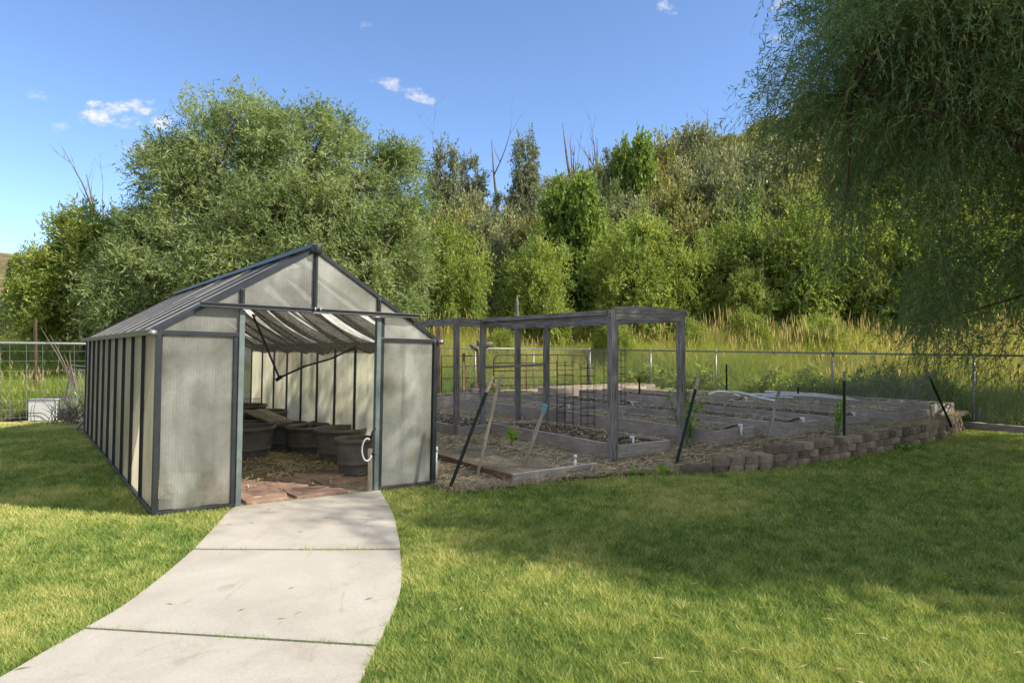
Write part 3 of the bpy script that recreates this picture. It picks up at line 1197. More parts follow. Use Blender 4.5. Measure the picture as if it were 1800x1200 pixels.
# half-barrel tubs
def tub(loc, r, h, label, fill=True, ribs=True, rz=0):
    t = thing("barrel_tub", label, "planter tub", loc, "plastic half barrel tubs in the greenhouse", (0, 0, rz))
    mb = MB()
    prof = [(0, .0), (r * .74, .0), (r * .76, .02)]
    for k in range(1, 7):
        f = k / 6
        rr = r * (.76 + .22 * f)
        z = .02 + (h - .07) * f
        if k in (2,):
            prof += [(rr + .002, z - .012), (rr + .012, z - .008), (rr + .012, z + .012), (rr + .002, z + .016)]
        else:
            prof.append((rr, z))
    prof += [(r * 1.0, h - .05), (r * 1.03, h - .045), (r * 1.03, h - .005), (r * 1.01, h), (r * .97, h), (r * .95, h - .02), (r * .88, h * .45)]
    mb.lathe(prof, 36)
    mb.build("tub_wall", MBARREL, t)
    mb = MB()
    zz = h * (.82 if fill else .5)
    rr = r * (.93 if fill else .87)
    rgx = random.Random(int(r * 1e4))
    rows = []
    for i in range(6):
        rows.append([(rr * i / 5 * math.cos(2 * math.pi * k / 24), rr * i / 5 * math.sin(2 * math.pi * k / 24), zz + rgx.uniform(-.012, .02)) for k in range(25)])
        rows[-1][24] = rows[-1][0]
    mb.sheet(rows)
    mb.build("potting_soil", MSOIL if not fill else m_soilbed(), t)
    return t


def tub_at(px, py, r, h, label, fill=False):
    p = gpt(px, py)
    return tub((p[0], p[1], p[2] + .005), r, h, label, fill)


tub_at(432, 806, .43, .50, "large grey barrel tub half hidden by the left door post")
tub_at(502, 792, .36, .46, "dark barrel tub under the ends of the grey planks")
tub_at(545, 797, .40, .46, "dark barrel tub between the planks and the mulch filled tub")
tub_at(600, 812, .40, .52, "wide brown barrel tub filled with dry mulch", True)
tub_at(623, 834, .26, .50, "small grey tub nearest the right door post")
tub_at(452, 785, .42, .50, "barrel tub behind the large left tub")
tub_at(585, 786, .40, .44, "dark tub behind the mulch filled tub against the side wall")
tub_at(462, 775, .42, .56, "dark tub under the upper ends of the planks")
tub_at(430, 768, .40, .62, "rearmost dark tub below the wire basket")

# planks lying across the tubs
pl_lab = ["grey plank on the tubs, nearest the left door post", "grey plank on the tubs, second from the left door post", "grey plank on the tubs, second from the side wall", "grey plank on the tubs, nearest the side wall"]
for k, (a, b) in enumerate((((434, 722), (479, 742)), ((444, 721.5), (489, 741.5)), ((455, 721), (500, 741)), ((464, 721), (508, 740)))):
    p, q = at(a[0], a[1], 12.0), at(b[0], b[1], 10.75)
    o = board("plank", p, q, .10, .045, MWP, None, (0, 0, 1), .008, .004, k)
    tag(o, pl_lab[k], "plank", "planks laid on the tubs")

# wire basket
bk = at(437, 712, 12.4)
t = thing("wire_basket", "small rusty wire basket on the rearmost tub", "basket", bk)
mb = MB()
for z in (0, .06, .12):
    mb.tube([(-.2, -.12, z), (.2, -.12, z), (.2, .12, z), (-.2, .12, z), (-.2, -.12, z)], .003, 4)
for k in range(8):
    x = -.2 + .4 * k / 7
    for y in (-.12, .12):
        mb.tube([(x, y, 0), (x, y, .12)], .0025, 4)
for k in range(1, 5):
    y = -.12 + .24 * k / 5
    for x in (-.2, .2):
        mb.tube([(x, y, 0), (x, y, .12)], .0025, 4)
mb.build("basket_wire", MRUST, t)

# white panel leaning inside the left front pane
p = ghw(.30, .045, .03)
o = MB().box(-.13, -.006, 0, .13, .006, .36).build("foam_board", MWHITE, None, .004)
o.location = p
o.rotation_euler = (R(-8), R(3), GROT.z)
tag(o, "white board leaning inside the left front greenhouse pane", "board")

# pale stake and hose loop by the right door post
p = ghw(2.265, -.03, 0)
o = board("stake", (p.x, p.y, 0 - .05), (p.x, p.y, .47), .05, .03, MWP)
tag(o, "pale wooden stake standing against the right door post", "stake")
c = ghw(2.19, -.09, .52)
t = thing("hose", "white hose loop hung on the right door post", "hose", c)
mb = MB()
dirx = Vector((GE_T[0], GE_T[1], 0))
pts = [dirx * (.085 * math.cos(a) * .75) + Vector((0, 0, .13 * math.sin(a))) for a in np.linspace(R(60), R(330), 18)]
mb.tube(pts, .010, 8)
mb.build("hose_loop", MPIPE, t)
mb = MB()
mb.tube([dirx * .06 + Vector((0, 0, -.06)), dirx * .10 + Vector((.0, -.01, -.05))], .018, 8)
mb.tube([dirx * .04 + Vector((0, 0, .10)), dirx * .06 + Vector((.0, .03, .2)), dirx * .10 + Vector((0, .03, .24))], .012, 6)
mb.build("hose_fitting", MBLACK, t)

# white upstand pipe at the right corner
p = gpt(766, 848)
o = MB().tube([(0, 0, -.1), (0, 0, .40)], .022, 10).tube([(0, 0, .40), (0, 0, .46)], .03, 10).build("standpipe", MPIPE)
o.location = p
tag(o, "pale plastic standpipe beside the right corner of the greenhouse", "pipe")

# shade cloth hung under the roof
sh = thing("shade_cloth", "grey shade cloth sagging in swags under the greenhouse roof", "shade cloth", ghw(MID, 3, 2.6), None, GROT)
off = Vector((MID, 3, 2.6))


def swag(s0, s1, sag, drop):
    rows = []
    for i in range(19):
        f = i / 18
        t_ = MID - .25 + (GW - .1 - MID + .25) * f
        zl = (roof_z(t_) - .07) - sag * math.sin(math.pi * min(f * 1.0, 1)) - drop * f
        row = []
        for j in range(11):
            g = j / 10
            s_ = s0 + (s1 - s0) * g + .06 * math.sin(f * 5 + s0 * 3)
            zz = zl - .10 * math.sin(math.pi * g) - .015 * math.sin(g * 17 + f * 4)
            row.append(Vector((t_, s_, zz)) - off)
        rows.append(row)
    MB().sheet(rows).build("swag", MCLOTH, sh, 0, .003)


for a in ((.35, 1.0, .16, .05), (1.25, 1.95, .20, .06), (2.2, 2.85, .22, .05), (3.1, 3.75, .20, .10), (4.0, 4.7, .22, .08), (4.9, 5.6, .2, .08), (5.9, 7.6, .2, .08)):
    swag(*a)
# left slope, one long drape
rows = []
for i in range(15):
    f = i / 14
    t_ = MID - .25 - (MID - .4) * f
    rows.append([Vector((t_, .5 + 7 * j / 40, roof_z(t_) - .08 - .22 * math.sin(math.pi * f) - .06 * abs(math.sin(j * .55)))) - off for j in range(41)])
MB().sheet(rows).build("drape", MCLOTH, sh, 0, .003)

# loose triangle of cloth with two battens
P1, P2, P3 = at(444, 552, 8.25), at(491, 664, 8.6), at(626, 610, 9.35)
t = thing("cloth_flap", "loose triangular cloth flap with dark battens hanging in the doorway", "cloth", P2)
rows = []
for i in range(13):
    f = i / 12
    a = P2 + (P1 - P2) * f
    b = P2 + (P3 - P2) * f
    row = []
    for j in range(13):
        g = j / 12
        p = a + (b - a) * g
        sagz = -.06 * math.sin(math.pi * g) * f
        row.append(Vector(p - P2) + Vector((0, 0, sagz)))
    rows.append(row)
MB().sheet(rows).build("cloth_sheet", MCLOTH2, t, 0, .002)
z3 = Vector((0, 0, 0))
MB().bar(z3, Vector(P1 - P2), .03, .014).build("batten", MBATT, t, .004)
bw = Vector(P3 - P2)
MB().tube([z3, bw * .3 + Vector((0, 0, .02)), bw * .65 + Vector((0, 0, -.02)), bw], .014, 6).build("batten", MBATT, t)
MB().tube([(-.04, 0, -.03), (.03, 0, .02)], .025, 6).build("batten_hook", MBLACK, t)
o = at(449, 548, 8.2)
t = thing("pull_cord", "pull cord with small wooden toggle hanging at the left of the doorway", "cord", o)
MB().tube([(0, 0, 0), (0, 0, .12)], .004, 4).build("cord", MWP, t)
MB().lathe([(0, -.06), (.014, -.05), (.014, 0), (0, .01)], 8).build("toggle", MWP, t)


# ------------------------------------------------------------------ pergola
def xyz(u, v, z):
    x, y = uv_pt(u, v)
    return Vector((x, y, z))


pz = 2.2
PA = Vector((1.43, 9.63, 0))
PB = Vector((2.62, 10.42, 0))
PC = Vector((-.55, 12.6, 0))
PD = Vector((.68, 13.28, 0))
PE = Vector((-1.02, 12.3, 0))
PF = Vector((.12, 14.15, 0))
PG = Vector((-1.9, 13.65, 0))
PER = thing("pergola", "weathered grey wooden pergola frame over the raised beds", "pergola", PA)


def pg(p, z):
    return Vector((p.x - PA.x, p.y - PA.y, z))


upv = (float(V[0]), float(V[1]), 0)
for k, (p, w, top) in enumerate(((PA, .088, pz), (PB, .10, pz - .14), (PC, .088, pz), (PD, .095, pz - .13), (PE, .088, pz - .02), (PF, .095, pz - .13), (PG + Vector((.0, 0, 0)), .1, pz - .1))):
    if k == 6:
        continue
    zb = float(soil(p.x, p.y)) - .1
    board("post", pg(p, zb), pg(p, top), w, w, MW, PER, upv, .006, .003, k)
    if k == 0:
        board("post_cladding", pg(p, zb + .02) + Vector((.068 * U[0], .068 * U[1], 0)), pg(p, pz - .16) + Vector((.068 * U[0], .068 * U[1], 0)), .088, .042, MW, PER, upv, .004, .002, 3)


def beam(p, q, z0, z1, w, h, seed, name="beam"):
    return board(name, pg(p, z0), pg(q, z1), w, h, MW, PER, (0, 0, 1), .005, .004, seed)


vv = Vector((V[0], V[1], 0))
uu = Vector((U[0], U[1], 0))
beam(PA + vv * .055, PC - vv * .055, pz - .06, pz - .05, .045, .115, 1)
beam(PA + vv * .055 - uu * .048, PC - vv * .055 - uu * .048, pz - .035, pz - .03, .045, .07, 2)
beam(PA + uu * .055, PB + uu * .07, pz - .09, pz - .09, .05, .10, 3)
beam(PB + vv * .07, PF + vv * .4, pz - .08, pz - .08, .05, .12, 4)
beam(PC - uu * .055, PE + uu * .0, pz - .08, pz - .07, .05, .15, 5)
beam(PE + vv * .055, PG + vv * .6, pz - .06, pz - .06, .05, .12, 6)
beam(PC + uu * .055, PD - uu * .06, pz - .1, pz - .1, .045, .10, 7)
beam(PC + uu * .055, PD - uu * .06, 1.29, 1.33, .03, .045, 8, "cross_rail")
# arched top board of the near end
mb = MB()
n = 14
v = []
Lb = (PB - PA).length + .05
for i in range(n + 1):
    f = i / n
    x = .07 + Lb * f
    ztop = .055 + .055 * math.sin(math.pi * (f * .75 + .18))
    for y, z in ((-.025, 0), (.025, 0), (.025, ztop), (-.025, ztop)):
        v.append((x, y, z))
f_ = []
for i in range(n):
    for k in range(4):
        k2 = (k + 1) % 4
        f_.append((i * 4 + k, i * 4 + k2, (i + 1) * 4 + k2, (i + 1) * 4 + k))
f_ += [(3, 2, 1, 0), tuple(n * 4 + k for k in range(4))]
mb.add(v, f_)
o = mb.build("arched_board", MW, PER, .004)
dd = (PB - PA).normalized()
o.matrix_basis = Matrix.Translation((0, 0, pz - .038)) @ Matrix.Rotation(math.atan2(dd.y, dd.x), 4, 'Z')
# bolt heads at the near posts
for p, dz in ((PA, .06), (PA, .1), (PC, .06), (PC, .1)):
    q = pg(p, pz - dz)
    mb = MB()
    e = -uu * .05
    mb.tube([q + e, q + e * 1.24], .011, 8)
    mb.build("bolt", MGALV, PER)
# a reddish post beyond the greenhouse corner, and a tall pointed pole
p = at(770, 709, 18.5)
t = board("wooden_post", (p[0], p[1], p[2] - .1), (p[0] + .02, p[1], 2.25), .11, .11, MWR, None, (0, 1, 0), .008, .004, 3)
tag(t, "sunlit reddish wooden post behind the greenhouse corner", "post")
p = at(909, 690, 19.0)
t = thing("pole", "tall grey pole with pointed tip behind the pergola", "pole", (p[0], p[1], .2))
MB().tube([(0, 0, -.1), (0, 0, 2.75), (0, 0, 2.95)], [.045, .045, .006], 10).build("pole_shaft", MW, t)

# ------------------------------------------------------------------ raised beds
BEDS = [
    (0.04, 1.12, .02, 3.45, .24, "raised bed beneath the near end of the pergola"),
    (1.85, 2.77, -.28, 3.5, .26, "raised bed just right of the pergola, behind the leaning dark post"),
    (2.95, 3.85, -.74, 3.2, .27, "raised bed with pale end board behind the thin leaning stake"),
    (4.65, 5.5, -.66, 3.2, .22, "raised bed behind the upright dark post on the wall"),
    (6.25, 7.35, -.85, 3.0, .22, "raised bed near the far end of the block wall"),
    (7.65, 8.6, -.75, 3.2, .28, "raised bed closest to the chain link corner"),
    (-.62, .45, 3.55, 7.6, .24, "raised bed beneath the far end of the pergola"),
    (1.72, 2.62, 3.85, 7.6, .30, "raised bed behind the pergola with wire trellis at its end"),
    (3.2, 4.15, 3.75, 7.4, .26, "rear raised bed seen between the two near pergola posts"),
    (5.3, 6.2, 3.6, 7.3, .26, "rear raised bed below the loose end of the white pipes"),
    (6.9, 7.9, 3.4, 7.3, .26, "rear raised bed below the heap of white pipes"),
    (-2.3, -1.15, 4.2, 7.4, .22, "raised bed next to the greenhouse side wall"),
    (1.0, 4.6, 8.1, 9.0, .28, "long rear raised bed in front of the rusty gate"),
    (5.0, 8.9, 7.9, 8.8, .28, "long rear raised bed running towards the side fence"),
]
for k, (u0, u1, v0, v1, h, lab) in enumerate(BEDS):
    c = xyz((u0 + u1) / 2, (v0 + v1) / 2, 0)
    c.z = float(soil(c.x, c.y))
    h *= .84
    t = thing("raised_bed", lab, "raised bed", c, "timber raised beds of the garden", (0, 0, math.atan2(U[1], U[0])))
    a, b = (u1 - u0) / 2, (v1 - v0) / 2
    e = .019
    rgk = random.Random(k)
    j = lambda: rgk.uniform(-.012, .012)
    board("side_board", (-a + e, -b, h / 2 - .03 + j()), (-a + e, b, h / 2 - .03 + j()), .038, h + .06, MWB, t, (0, 0, 1), .004, .004, k)
    board("side_board", (a - e, -b, h / 2 - .03 + j()), (a - e, b, h / 2 - .03 + j()), .038, h + .06, MWB, t, (0, 0, 1), .004, .004, k + 9)
    board("end_board", (-a + 2 * e, -b + e, h / 2 - .03 + j()), (a - 2 * e, -b + e, h / 2 - .03 + j()), .038, h + .06, MWB, t, (0, 0, 1), .004, .003, k + 20)
    board("end_board", (-a + 2 * e, b - e, h / 2 - .03), (a - 2 * e, b - e, h / 2 - .03), .038, h + .06, MWB, t, (0, 0, 1), .004, .003, k + 31)
    mb = MB()
    xs_, ys_ = np.linspace(-a + .04, a - .04, 12), np.linspace(-b + .04, b - .04, 34)
    mb.sheet([[(x, y, h * .80 + .07 * float(vnoise(x + k * 7, y, 2.5, 60 + k)) - .03 + rgk.uniform(-.01, .01)) for x in xs_] for y in ys_])
    mb.build("bed_soil", MSOIL if k % 3 != 1 else bpy.data.materials["straw_littered_soil"], t)
    rl = np.random.RandomState(200 + k)
    m = int(170 * (u1 - u0) * (v1 - v0))
    x, y = rl.uniform(-a + .06, a - .06, m), rl.uniform(-b + .06, b - .06, m)
    z = np.full(m, h * .80 + .03) + .02 * rl.rand(m)
    an, L, w = rl.rand(m) * 6.28, .05 + .12 * rl.rand(m), .005 + .006 * rl.rand(m)
    cx_, sx_ = np.cos(an), np.sin(an)
    dz = rl.uniform(-.01, .03, m)
    q = np.empty((m, 4, 3))
    q[:, 0] = np.stack([x - cx_ * L / 2 - sx_ * w, y - sx_ * L / 2 + cx_ * w, z], 1)
    q[:, 1] = np.stack([x - cx_ * L / 2 + sx_ * w, y - sx_ * L / 2 - cx_ * w, z], 1)
    q[:, 2] = np.stack([x + cx_ * L / 2 + sx_ * w, y + sx_ * L / 2 - cx_ * w, z + dz], 1)
    q[:, 3] = np.stack([x + cx_ * L / 2 - sx_ * w, y + sx_ * L / 2 + cx_ * w, z + dz], 1)
    m2 = int(26 * (u1 - u0) * (v1 - v0))
    bv, ba, _ = blades(rl, rl.uniform(-a + .06, a - .06, m2), rl.uniform(-b + .06, b - .06, m2), np.full(m2, h * .78), .06 + .16 * rl.rand(m2) ** 2, np.full(m2, .007), .8, rl.rand(m2), 2)
    lit = link("dry_litter", fast_mesh("dry_litter", np.concatenate([q.reshape(-1, 3), bv]), 4, {"var": np.concatenate([np.repeat(.3 + .7 * rl.rand(m), 4), ba])}), bpy.data.materials["dry_straw"], t)
    lit["kind"] = "stuff"

# low mulch bed edged with timber
c = xyz(-1.24, 1.0, -.02)
t = thing("mulch_bed", "low timber edged mulch bed in front of the leaning stakes", "garden bed", c, None, (0, 0, math.atan2(U[1], U[0])))
board("edge_board", (-.69, -1.2, .03), (.69, -1.2, .03), .05, .17, MWB, t, (0, 0, 1), .006, .006, 2)
board("edge_board", (-.66, -1.17, .02), (-.66, 1.35, .02), .05, .13, MWR, t, (0, 0, 1), .006, .006, 4)
board("edge_board", (.66, -1.0, .0), (.66, 1.2, .02), .05, .13, MWB, t, (0, 0, 1), .006, .006, 5)
mb = MB()
mb.sheet([[(x, y, .055 + .04 * float(vnoise(x, y, 3, 90))) for x in np.linspace(-.63, .63, 14)] for y in np.linspace(-1.17, 1.3, 26)])
mb.build("mulch", bpy.data.materials["straw_littered_soil"], t)

# irrigation risers in the beds
RIS = [(1113, 768, 9.95, "white riser at the end of the pergola bed"), (1303, 747, 10.6, "white riser in the bed behind the leaning dark post"), (1412, 735, 10.9, "white riser in the bed with the pale end board"),
       (1502, 726, 11.9, "white riser right of the upright dark post"), (1605, 724, 12.8, "white riser near the far end of the wall"), (1000, 712, 14.2, "white riser in the bed with the wire trellis"), (1112, 707, 14.8, "white riser in the rear middle bed"),
       (1312, 699, 15.4, "white riser below the white pipes")]
for px, py, Y, lab in RIS:
    p = at(px, py, Y)
    t = thing("irrigation_riser", lab, "riser", p, "white irrigation risers in the beds")
    MB().tube([(0, 0, -.16), (0, 0, 0)], .019, 8).tube([(-.055, 0, 0), (.02, 0, 0)], .021, 8).build("riser_pipe", MWHITE, t)
    MB().tube([(-.055, 0, 0), (-.12, .01, -.01), (-.2, .04, -.05), (-.34, .1, -.10)], .013, 6).build("drip_tube", MBLACK, t)
p = gpt(1011, 812, lambda x, y: .10)
o = MB().tube([(0, 0, -.15), (0, 0, .03)], .022, 8).tube([(0, 0, .03), (0, 0, .06)], .014, 6).tube([(0, 0, .06), (0, 0, .10)], .026, 8).build("hose_bib", MWHITE)
o.location = p
tag(o, "short white capped pipe in the corner of the mulch bed", "pipe")


# ------------------------------------------------------------------ posts and stakes
def t_post(b, tp, lab, tip=True):
    b, tp = Vector(b), Vector(tp)
    t = thing("fence_stake", lab, "metal stake", b)
    d = tp - b
    e = b - d.normalized() * .15 - b
    q = d * (.86 if tip else 1.0)
    mb = MB()
    mb.bar(e, q, .042, .008, (0, 1, 0.2))
    mb.bar(e, q, .008, .042, (0, 1, 0.2))
    for k in range(14):
        r = d * (.1 + .055 * k)
        mb.bar(r - d.normalized() * .008, r + d.normalized() * .008, .016, .05, (0, 1, .2))
    mb.build("stake_shaft", MTP, t)
    if tip:
        MB().bar(q, d, .044, .014, (0, 1, .2)).bar(q, d, .013, .044, (0, 1, .2)).build("stake_tip", MWP, t)
    return t


t_post(gpt(789, 862), at(866, 661, 8.15), "dark green metal stake with pale tip leaning beside the greenhouse corner")
t_post(gpt(1189, 815, lambda x, y: .06), at(1228, 663, 9.5), "dark metal stake with pale tip leaning at the start of the block wall")
t_post(gpt(1484, 769, lambda x, y: .26), at(1484, 653, 10.6), "upright dark metal stake with pale tip on top of the block wall")
t_post(gpt(1668, 739, lambda x, y: .29), at(1627, 647, 12.4), "dark metal stake leaning left at the far end of the wall")
t_post(at(1403, 702, 16.5), at(1403, 680, 16.5), "short dark stake among the white pipes", False)
t_post(at(1124, 700, 17), at(1124, 665, 17), "short dark stake behind the rear middle bed", False)
t_post(at(1277, 700, 17.5), at(1277, 640, 17.5), "thin dark stake at the loose end of the white pipes", False)


def wood_stake(b, tp, w, mat, lab, seed):
    b, tp = Vector(b), Vector(tp)
    o = board("wooden_stake", b - (tp - b).normalized() * .12, tp, w, w * .8, mat, None, (0, 1, 0), .004, .004, seed)
    return tag(o, lab, "stake")


wood_stake(gpt(839, 836), at(881, 657, 8.85), .042, MWP, "long pale wooden stake leaning behind the dark green metal stake", 1)
t = thing("wooden_stake", "short wooden stake with blue tape at its top in the mulch bed", "stake", gpt(916, 832))
b, e = Vector((0, 0, 0)), Vector(at(957, 716, 8.9) - gpt(916, 832))
board("stake_shaft", b - e * .1, e, .05, .045, MWP, t, (0, 1, 0), .004, .004, 2)
MB().bar(e * .93, e * 1.05, .075, .05, (0, 1, .3)).build("blue_tape", m_plain("blue_tape", (.20, .36, .42), .6, .3, .3), t, .008)
wood_stake(gpt(1346, 786, lambda x, y: .16), at(1371, 682, 10.25), .042, MW, "thin grey wooden stake leaning behind the block wall", 3)
wood_stake(gpt(1721, 748), gpt(1721, 748) + np.array([.02, 0, .40]), .05, MWB, "short wooden stub post beside the last fence post", 4)
wood_stake(gpt(131, 757), at(148, 737, 13.1), .05, MWB, "short timber propped against the back corner of the greenhouse", 5)


# wire tomato cages
def cage(px0, px1, py0, py1, Y, lab, nv=4, nh=7):
    p0, p1 = at(px0, py1, Y), at(px1, py1, Y)
    h = (py1 - py0) / F * Y
    w = p1[0] - p0[0]
    t = thing("wire_trellis", lab, "trellis", ((p0[0] + p1[0]) / 2, Y, p0[2]), "wire trellis cages in the beds")
    mb = MB()
    d = w * .8
    for i in range(nv):
        x = -w / 2 + w * i / (nv - 1)
        for y in (0, d):
            mb.tube([(x, y, -.1), (x, y, h)], .0042, 5)
    for k in range(nh):
        z = h * (k + .5) / nh
        mb.tube([(-w / 2, 0, z), (w / 2, 0, z), (w / 2, d, z), (-w / 2, d, z), (-w / 2, 0, z)], .0035, 4)
    mb.build("trellis_wire", MTP, t)


cage(980, 1008, 634, 768, 11.6, "dark wire trellis left of the near pergola post", 3, 8)
cage(1022, 1046, 640, 752, 12.2, "dark wire trellis touching the near pergola post", 3, 8)
cage(1062, 1072, 616, 700, 15.5, "dark wire trellis behind the near pergola post", 2, 8)
cage(1086, 1100, 616, 722, 14.6, "tall dark wire trellis between the two near pergola posts", 3, 9)

# white pipes lying at the rear
for k, (pts, Y0, Y1, lab) in enumerate((
        ([(1243, 694), (1262, 688), (1283, 690), (1300, 697)], 16, 16, "short white pipe arching over the bed corner"),
        ([(1275, 692), (1295, 689), (1330, 697), (1365, 705)], 16.2, 14.8, "white pipe curving down behind the thin grey stake"),
        ([(1318, 693), (1400, 694), (1480, 700), (1545, 712)], 16.6, 14.2, "longest white pipe, reaching furthest towards the wall"),
        ([(1345, 688), (1420, 692), (1500, 699), (1560, 706)], 17.2, 15.2, "white pipe lying topmost on the heap"),
        ([(1340, 696), (1400, 699), (1450, 700), (1500, 704)], 16.0, 15.2, "white pipe lying lowest in the middle of the heap"))):
    pp = [at(a, b, Y0 + (Y1 - Y0) * i / 3) for i, (a, b) in enumerate(pts)]
    sm = [Vector(q) for q in smooth_curve(pp, 20)]
    o = MB().tube([q - sm[0] for q in sm], .028, 8).build("water_pipe", MPIPE)
    o.location = sm[0]
    tag(o, lab, "pipe", "white pipes heaped behind the beds")

# poultry wire sagging between the wall stakes
t = thing("wire_netting", "fine wire netting stretched between the two stakes on the wall", "netting", at(1484, 769, 10.7))
base = at(1484, 769, 10.7)
mb = MB()


def net(a0, a1, b0, b1, nx, nz, r=.0014):
    A0, A1, B0, B1 = [Vector(q - base) for q in (a0, a1, b0, b1)]
    for i in range(nx + 1):
        f = i / nx
        mb.tube([A0.lerp(B0, f), A1.lerp(B1, f)], r, 3, False)
    for k in range(nz + 1):
        g = k / nz
        mb.tube([A0.lerp(A1, g), B0.lerp(B1, g)], r, 3, False)


net(at(1484, 766, 10.7), at(1484, 672, 10.7), at(1600, 745, 12.3), at(1600, 655, 12.3), 46, 18)
net(at(1600, 745, 12.3), at(1600, 655, 12.3), at(1655, 738, 12.7), at(1640, 664, 12.7), 24, 18)
mb.build("netting_wire", MWIRE, t)
t = thing("wire_roll", "bent tube of wire netting crumpled against the leaning stake", "wire netting", at(1606, 738, 12.3))
mb = MB()
b0 = at(1606, 738, 12.3)
for k in range(12):
    a = 2 * math.pi * k / 12
    o_ = Vector((.10 * math.cos(a), .10 * math.sin(a), 0))
    mb.tube([o_, o_ + Vector((-.04, 0, .45)), o_ * .8 + Vector((.02, 0, .62)), o_ + Vector((.30, 0, .86))], .0022, 3, False)
for k in range(16):
    f = k / 15
    c = Vector((0, 0, 0)).lerp(Vector((-.02, 0, .6)), min(f * 1.5, 1)) if f < .66 else Vector((-.02, 0, .6)).lerp(Vector((.3, 0, .86)), (f - .66) / .34)
    mb.tube([c + Vector((.10 * math.cos(a), .10 * math.sin(a), 0)) for a in np.linspace(0, 2 * math.pi, 11)], .0022, 3, False)
mb.build("roll_wire", MWIRE, t)

# ------------------------------------------------------------------ block retaining wall
bm_v = []
bw, bd, bh = .245, .20, .102
prof = [(-bw * .36, bd), (bw * .36, bd), (bw * .48, .075), (bw * .27, .008), (0, -.008), (-bw * .27, .008), (-bw * .48, .075)]
n = len(prof)
blk_meshes = []
for q in range(4):
    rgb = random.Random(q)
    mb = MB()
    pr = [(x + rgb.uniform(-.006, .006), y + rgb.uniform(-.006, .006)) for x, y in prof]
    v = [(x, y, 0) for x, y in pr] + [(x, y, bh - .003) for x, y in pr]
    mb.add(v, [tuple(range(n)), tuple(range(2 * n - 1, n - 1, -1))] + [(i, n + i, n + (i + 1) % n, (i + 1) % n) for i in range(n)])
    me = mb.mesh("wall_block")
    me.flip_normals()
    me.materials.append(MBLOCK)
    blk_meshes.append(me)
wc = smooth_curve(wall_base, 400)
seg = np.concatenate([[0], np.cumsum(np.linalg.norm(np.diff(wc, axis=0), axis=1))])


def wall_at(s):
    x = np.interp(s, seg, wc[:, 0])
    y = np.interp(s, seg, wc[:, 1])
    x2 = np.interp(s + .05, seg, wc[:, 0])
    y2 = np.interp(s + .05, seg, wc[:, 1])
    x1 = np.interp(s - .05, seg, wc[:, 0])
    y1 = np.interp(s - .05, seg, wc[:, 1])
    return x, y, math.atan2(y2 - y1, x2 - x1)


rg = random.Random(12)
top_s = {0: 0.0, 1: .42, 2: 1.5}
for course in range(3):
    s = .125 + (0 if course != 1 else .125) + (0.0 if course == 0 else top_s[course])
    while s < seg[-1] - .1:
        x, y, an = wall_at(s)
        nxt = top_s.get(course + 1, 1e9)
        is_top = s < nxt or course == 2
        setb = .02 + course * .026 + rg.uniform(-.012, .012)
        nx_, ny_ = -math.sin(an), math.cos(an)
        if rg.random() < (.12 if not is_top else .04) and course > 0:
            setb += .03
        o = bpy.data.objects.new("wall_block", blk_meshes[rg.randrange(4)])
        C.objects.link(o)
        m = o.modifiers.new("bevel", 'BEVEL')
        m.width, m.segments, m.limit_method = .004, 1, 'ANGLE'
        o.location = (x + nx_ * setb, y + ny_ * setb, -.008 + course * bh + rg.uniform(-.002, .002))
        o.rotation_euler = (0, 0, an + rg.uniform(-.09, .09))
        lab = {0: "grey tan concrete block in the bottom course of the curved garden wall", 1: "grey tan concrete block in the second course of the curved garden wall",
               2: "grey tan concrete block in the third course of the curved garden wall"}[course]
        if course == 0 and s < .2:
            lab = "first concrete block at the near low end of the curved garden wall"
        tag(o, lab, "wall block", "concrete blocks of the garden wall")
        s += bw + rg.uniform(.002, .022)
# timber kerb under the far right fence
a, b = fence_r0 - U * .12 + V * .5, fence_end - U * .12
o = board("timber_kerb", (a[0], a[1], .03), (b[0], b[1], .03), .09, .16, MWB, None, (0, 0, 1), .006, .006, 3)
tag(o, "long grey timber along the foot of the right chain link fence", "timber")


# ------------------------------------------------------------------ fences
def chain_fence(name, p0, p1, ztop0, ztop1, posts, label, mesh_r=.0016, pitch=.075, zb=None, ht=None):
    p0, p1 = np.array(p0), np.array(p1)
    L = float(np.linalg.norm(p1 - p0))
    d = (p1 - p0) / L
    t = thing(name, label, "fence", (p0[0], p0[1], 0), None, (0, 0, math.atan2(d[1], d[0])))
    zt = lambda s: ztop0 + (ztop1 - ztop0) * s / L
    zl = lambda s: (zb(s) if zb else .05)
    MB().tube([(0, 0, zt(0)), (L, 0, zt(L))], .022, 8).build("top_rail", MGALV, t)
    for s in posts:
        r = .026
        mb = MB().tube([(s, .03, zl(s) - .2), (s, .03, zt(s) + .02)], r, 8)
        mb.tube([(s, .03, zt(s) + .02), (s, .03, zt(s) + .05)], [r * 1.15, .01], 8)
        mb.build("fence_post", MGALV, t)
    mb = MB()
    H = ztop0 - zl(0) - .02
    k = -int(H / pitch) - 1
    s0 = k * pitch
    while s0 < L:
        for sg in (1, -1):
            a, b = (s0, s0 + H) if sg > 0 else (s0 + H, s0)
            pa, pb = [a, 0], [b, H]
            lo, hi = 0.0, 1.0
            f0 = (0 - a) / (b - a)
            f1 = (L - a) / (b - a)
            lo, hi = max(0, min(f0, f1)), min(1, max(f0, f1))
            if hi - lo < .02: continue
            q = lambda f: (a + (b - a) * f, -.025 + .004 * sg, zl(a + (b - a) * f) + (zt(a + (b - a) * f) - zl(a + (b - a) * f)) * f)
            mb.tube([q(lo), q(hi)], mesh_r, 3, False)
        s0 += pitch
    mb.build("chain_mesh", MWIRE, t)
    return t


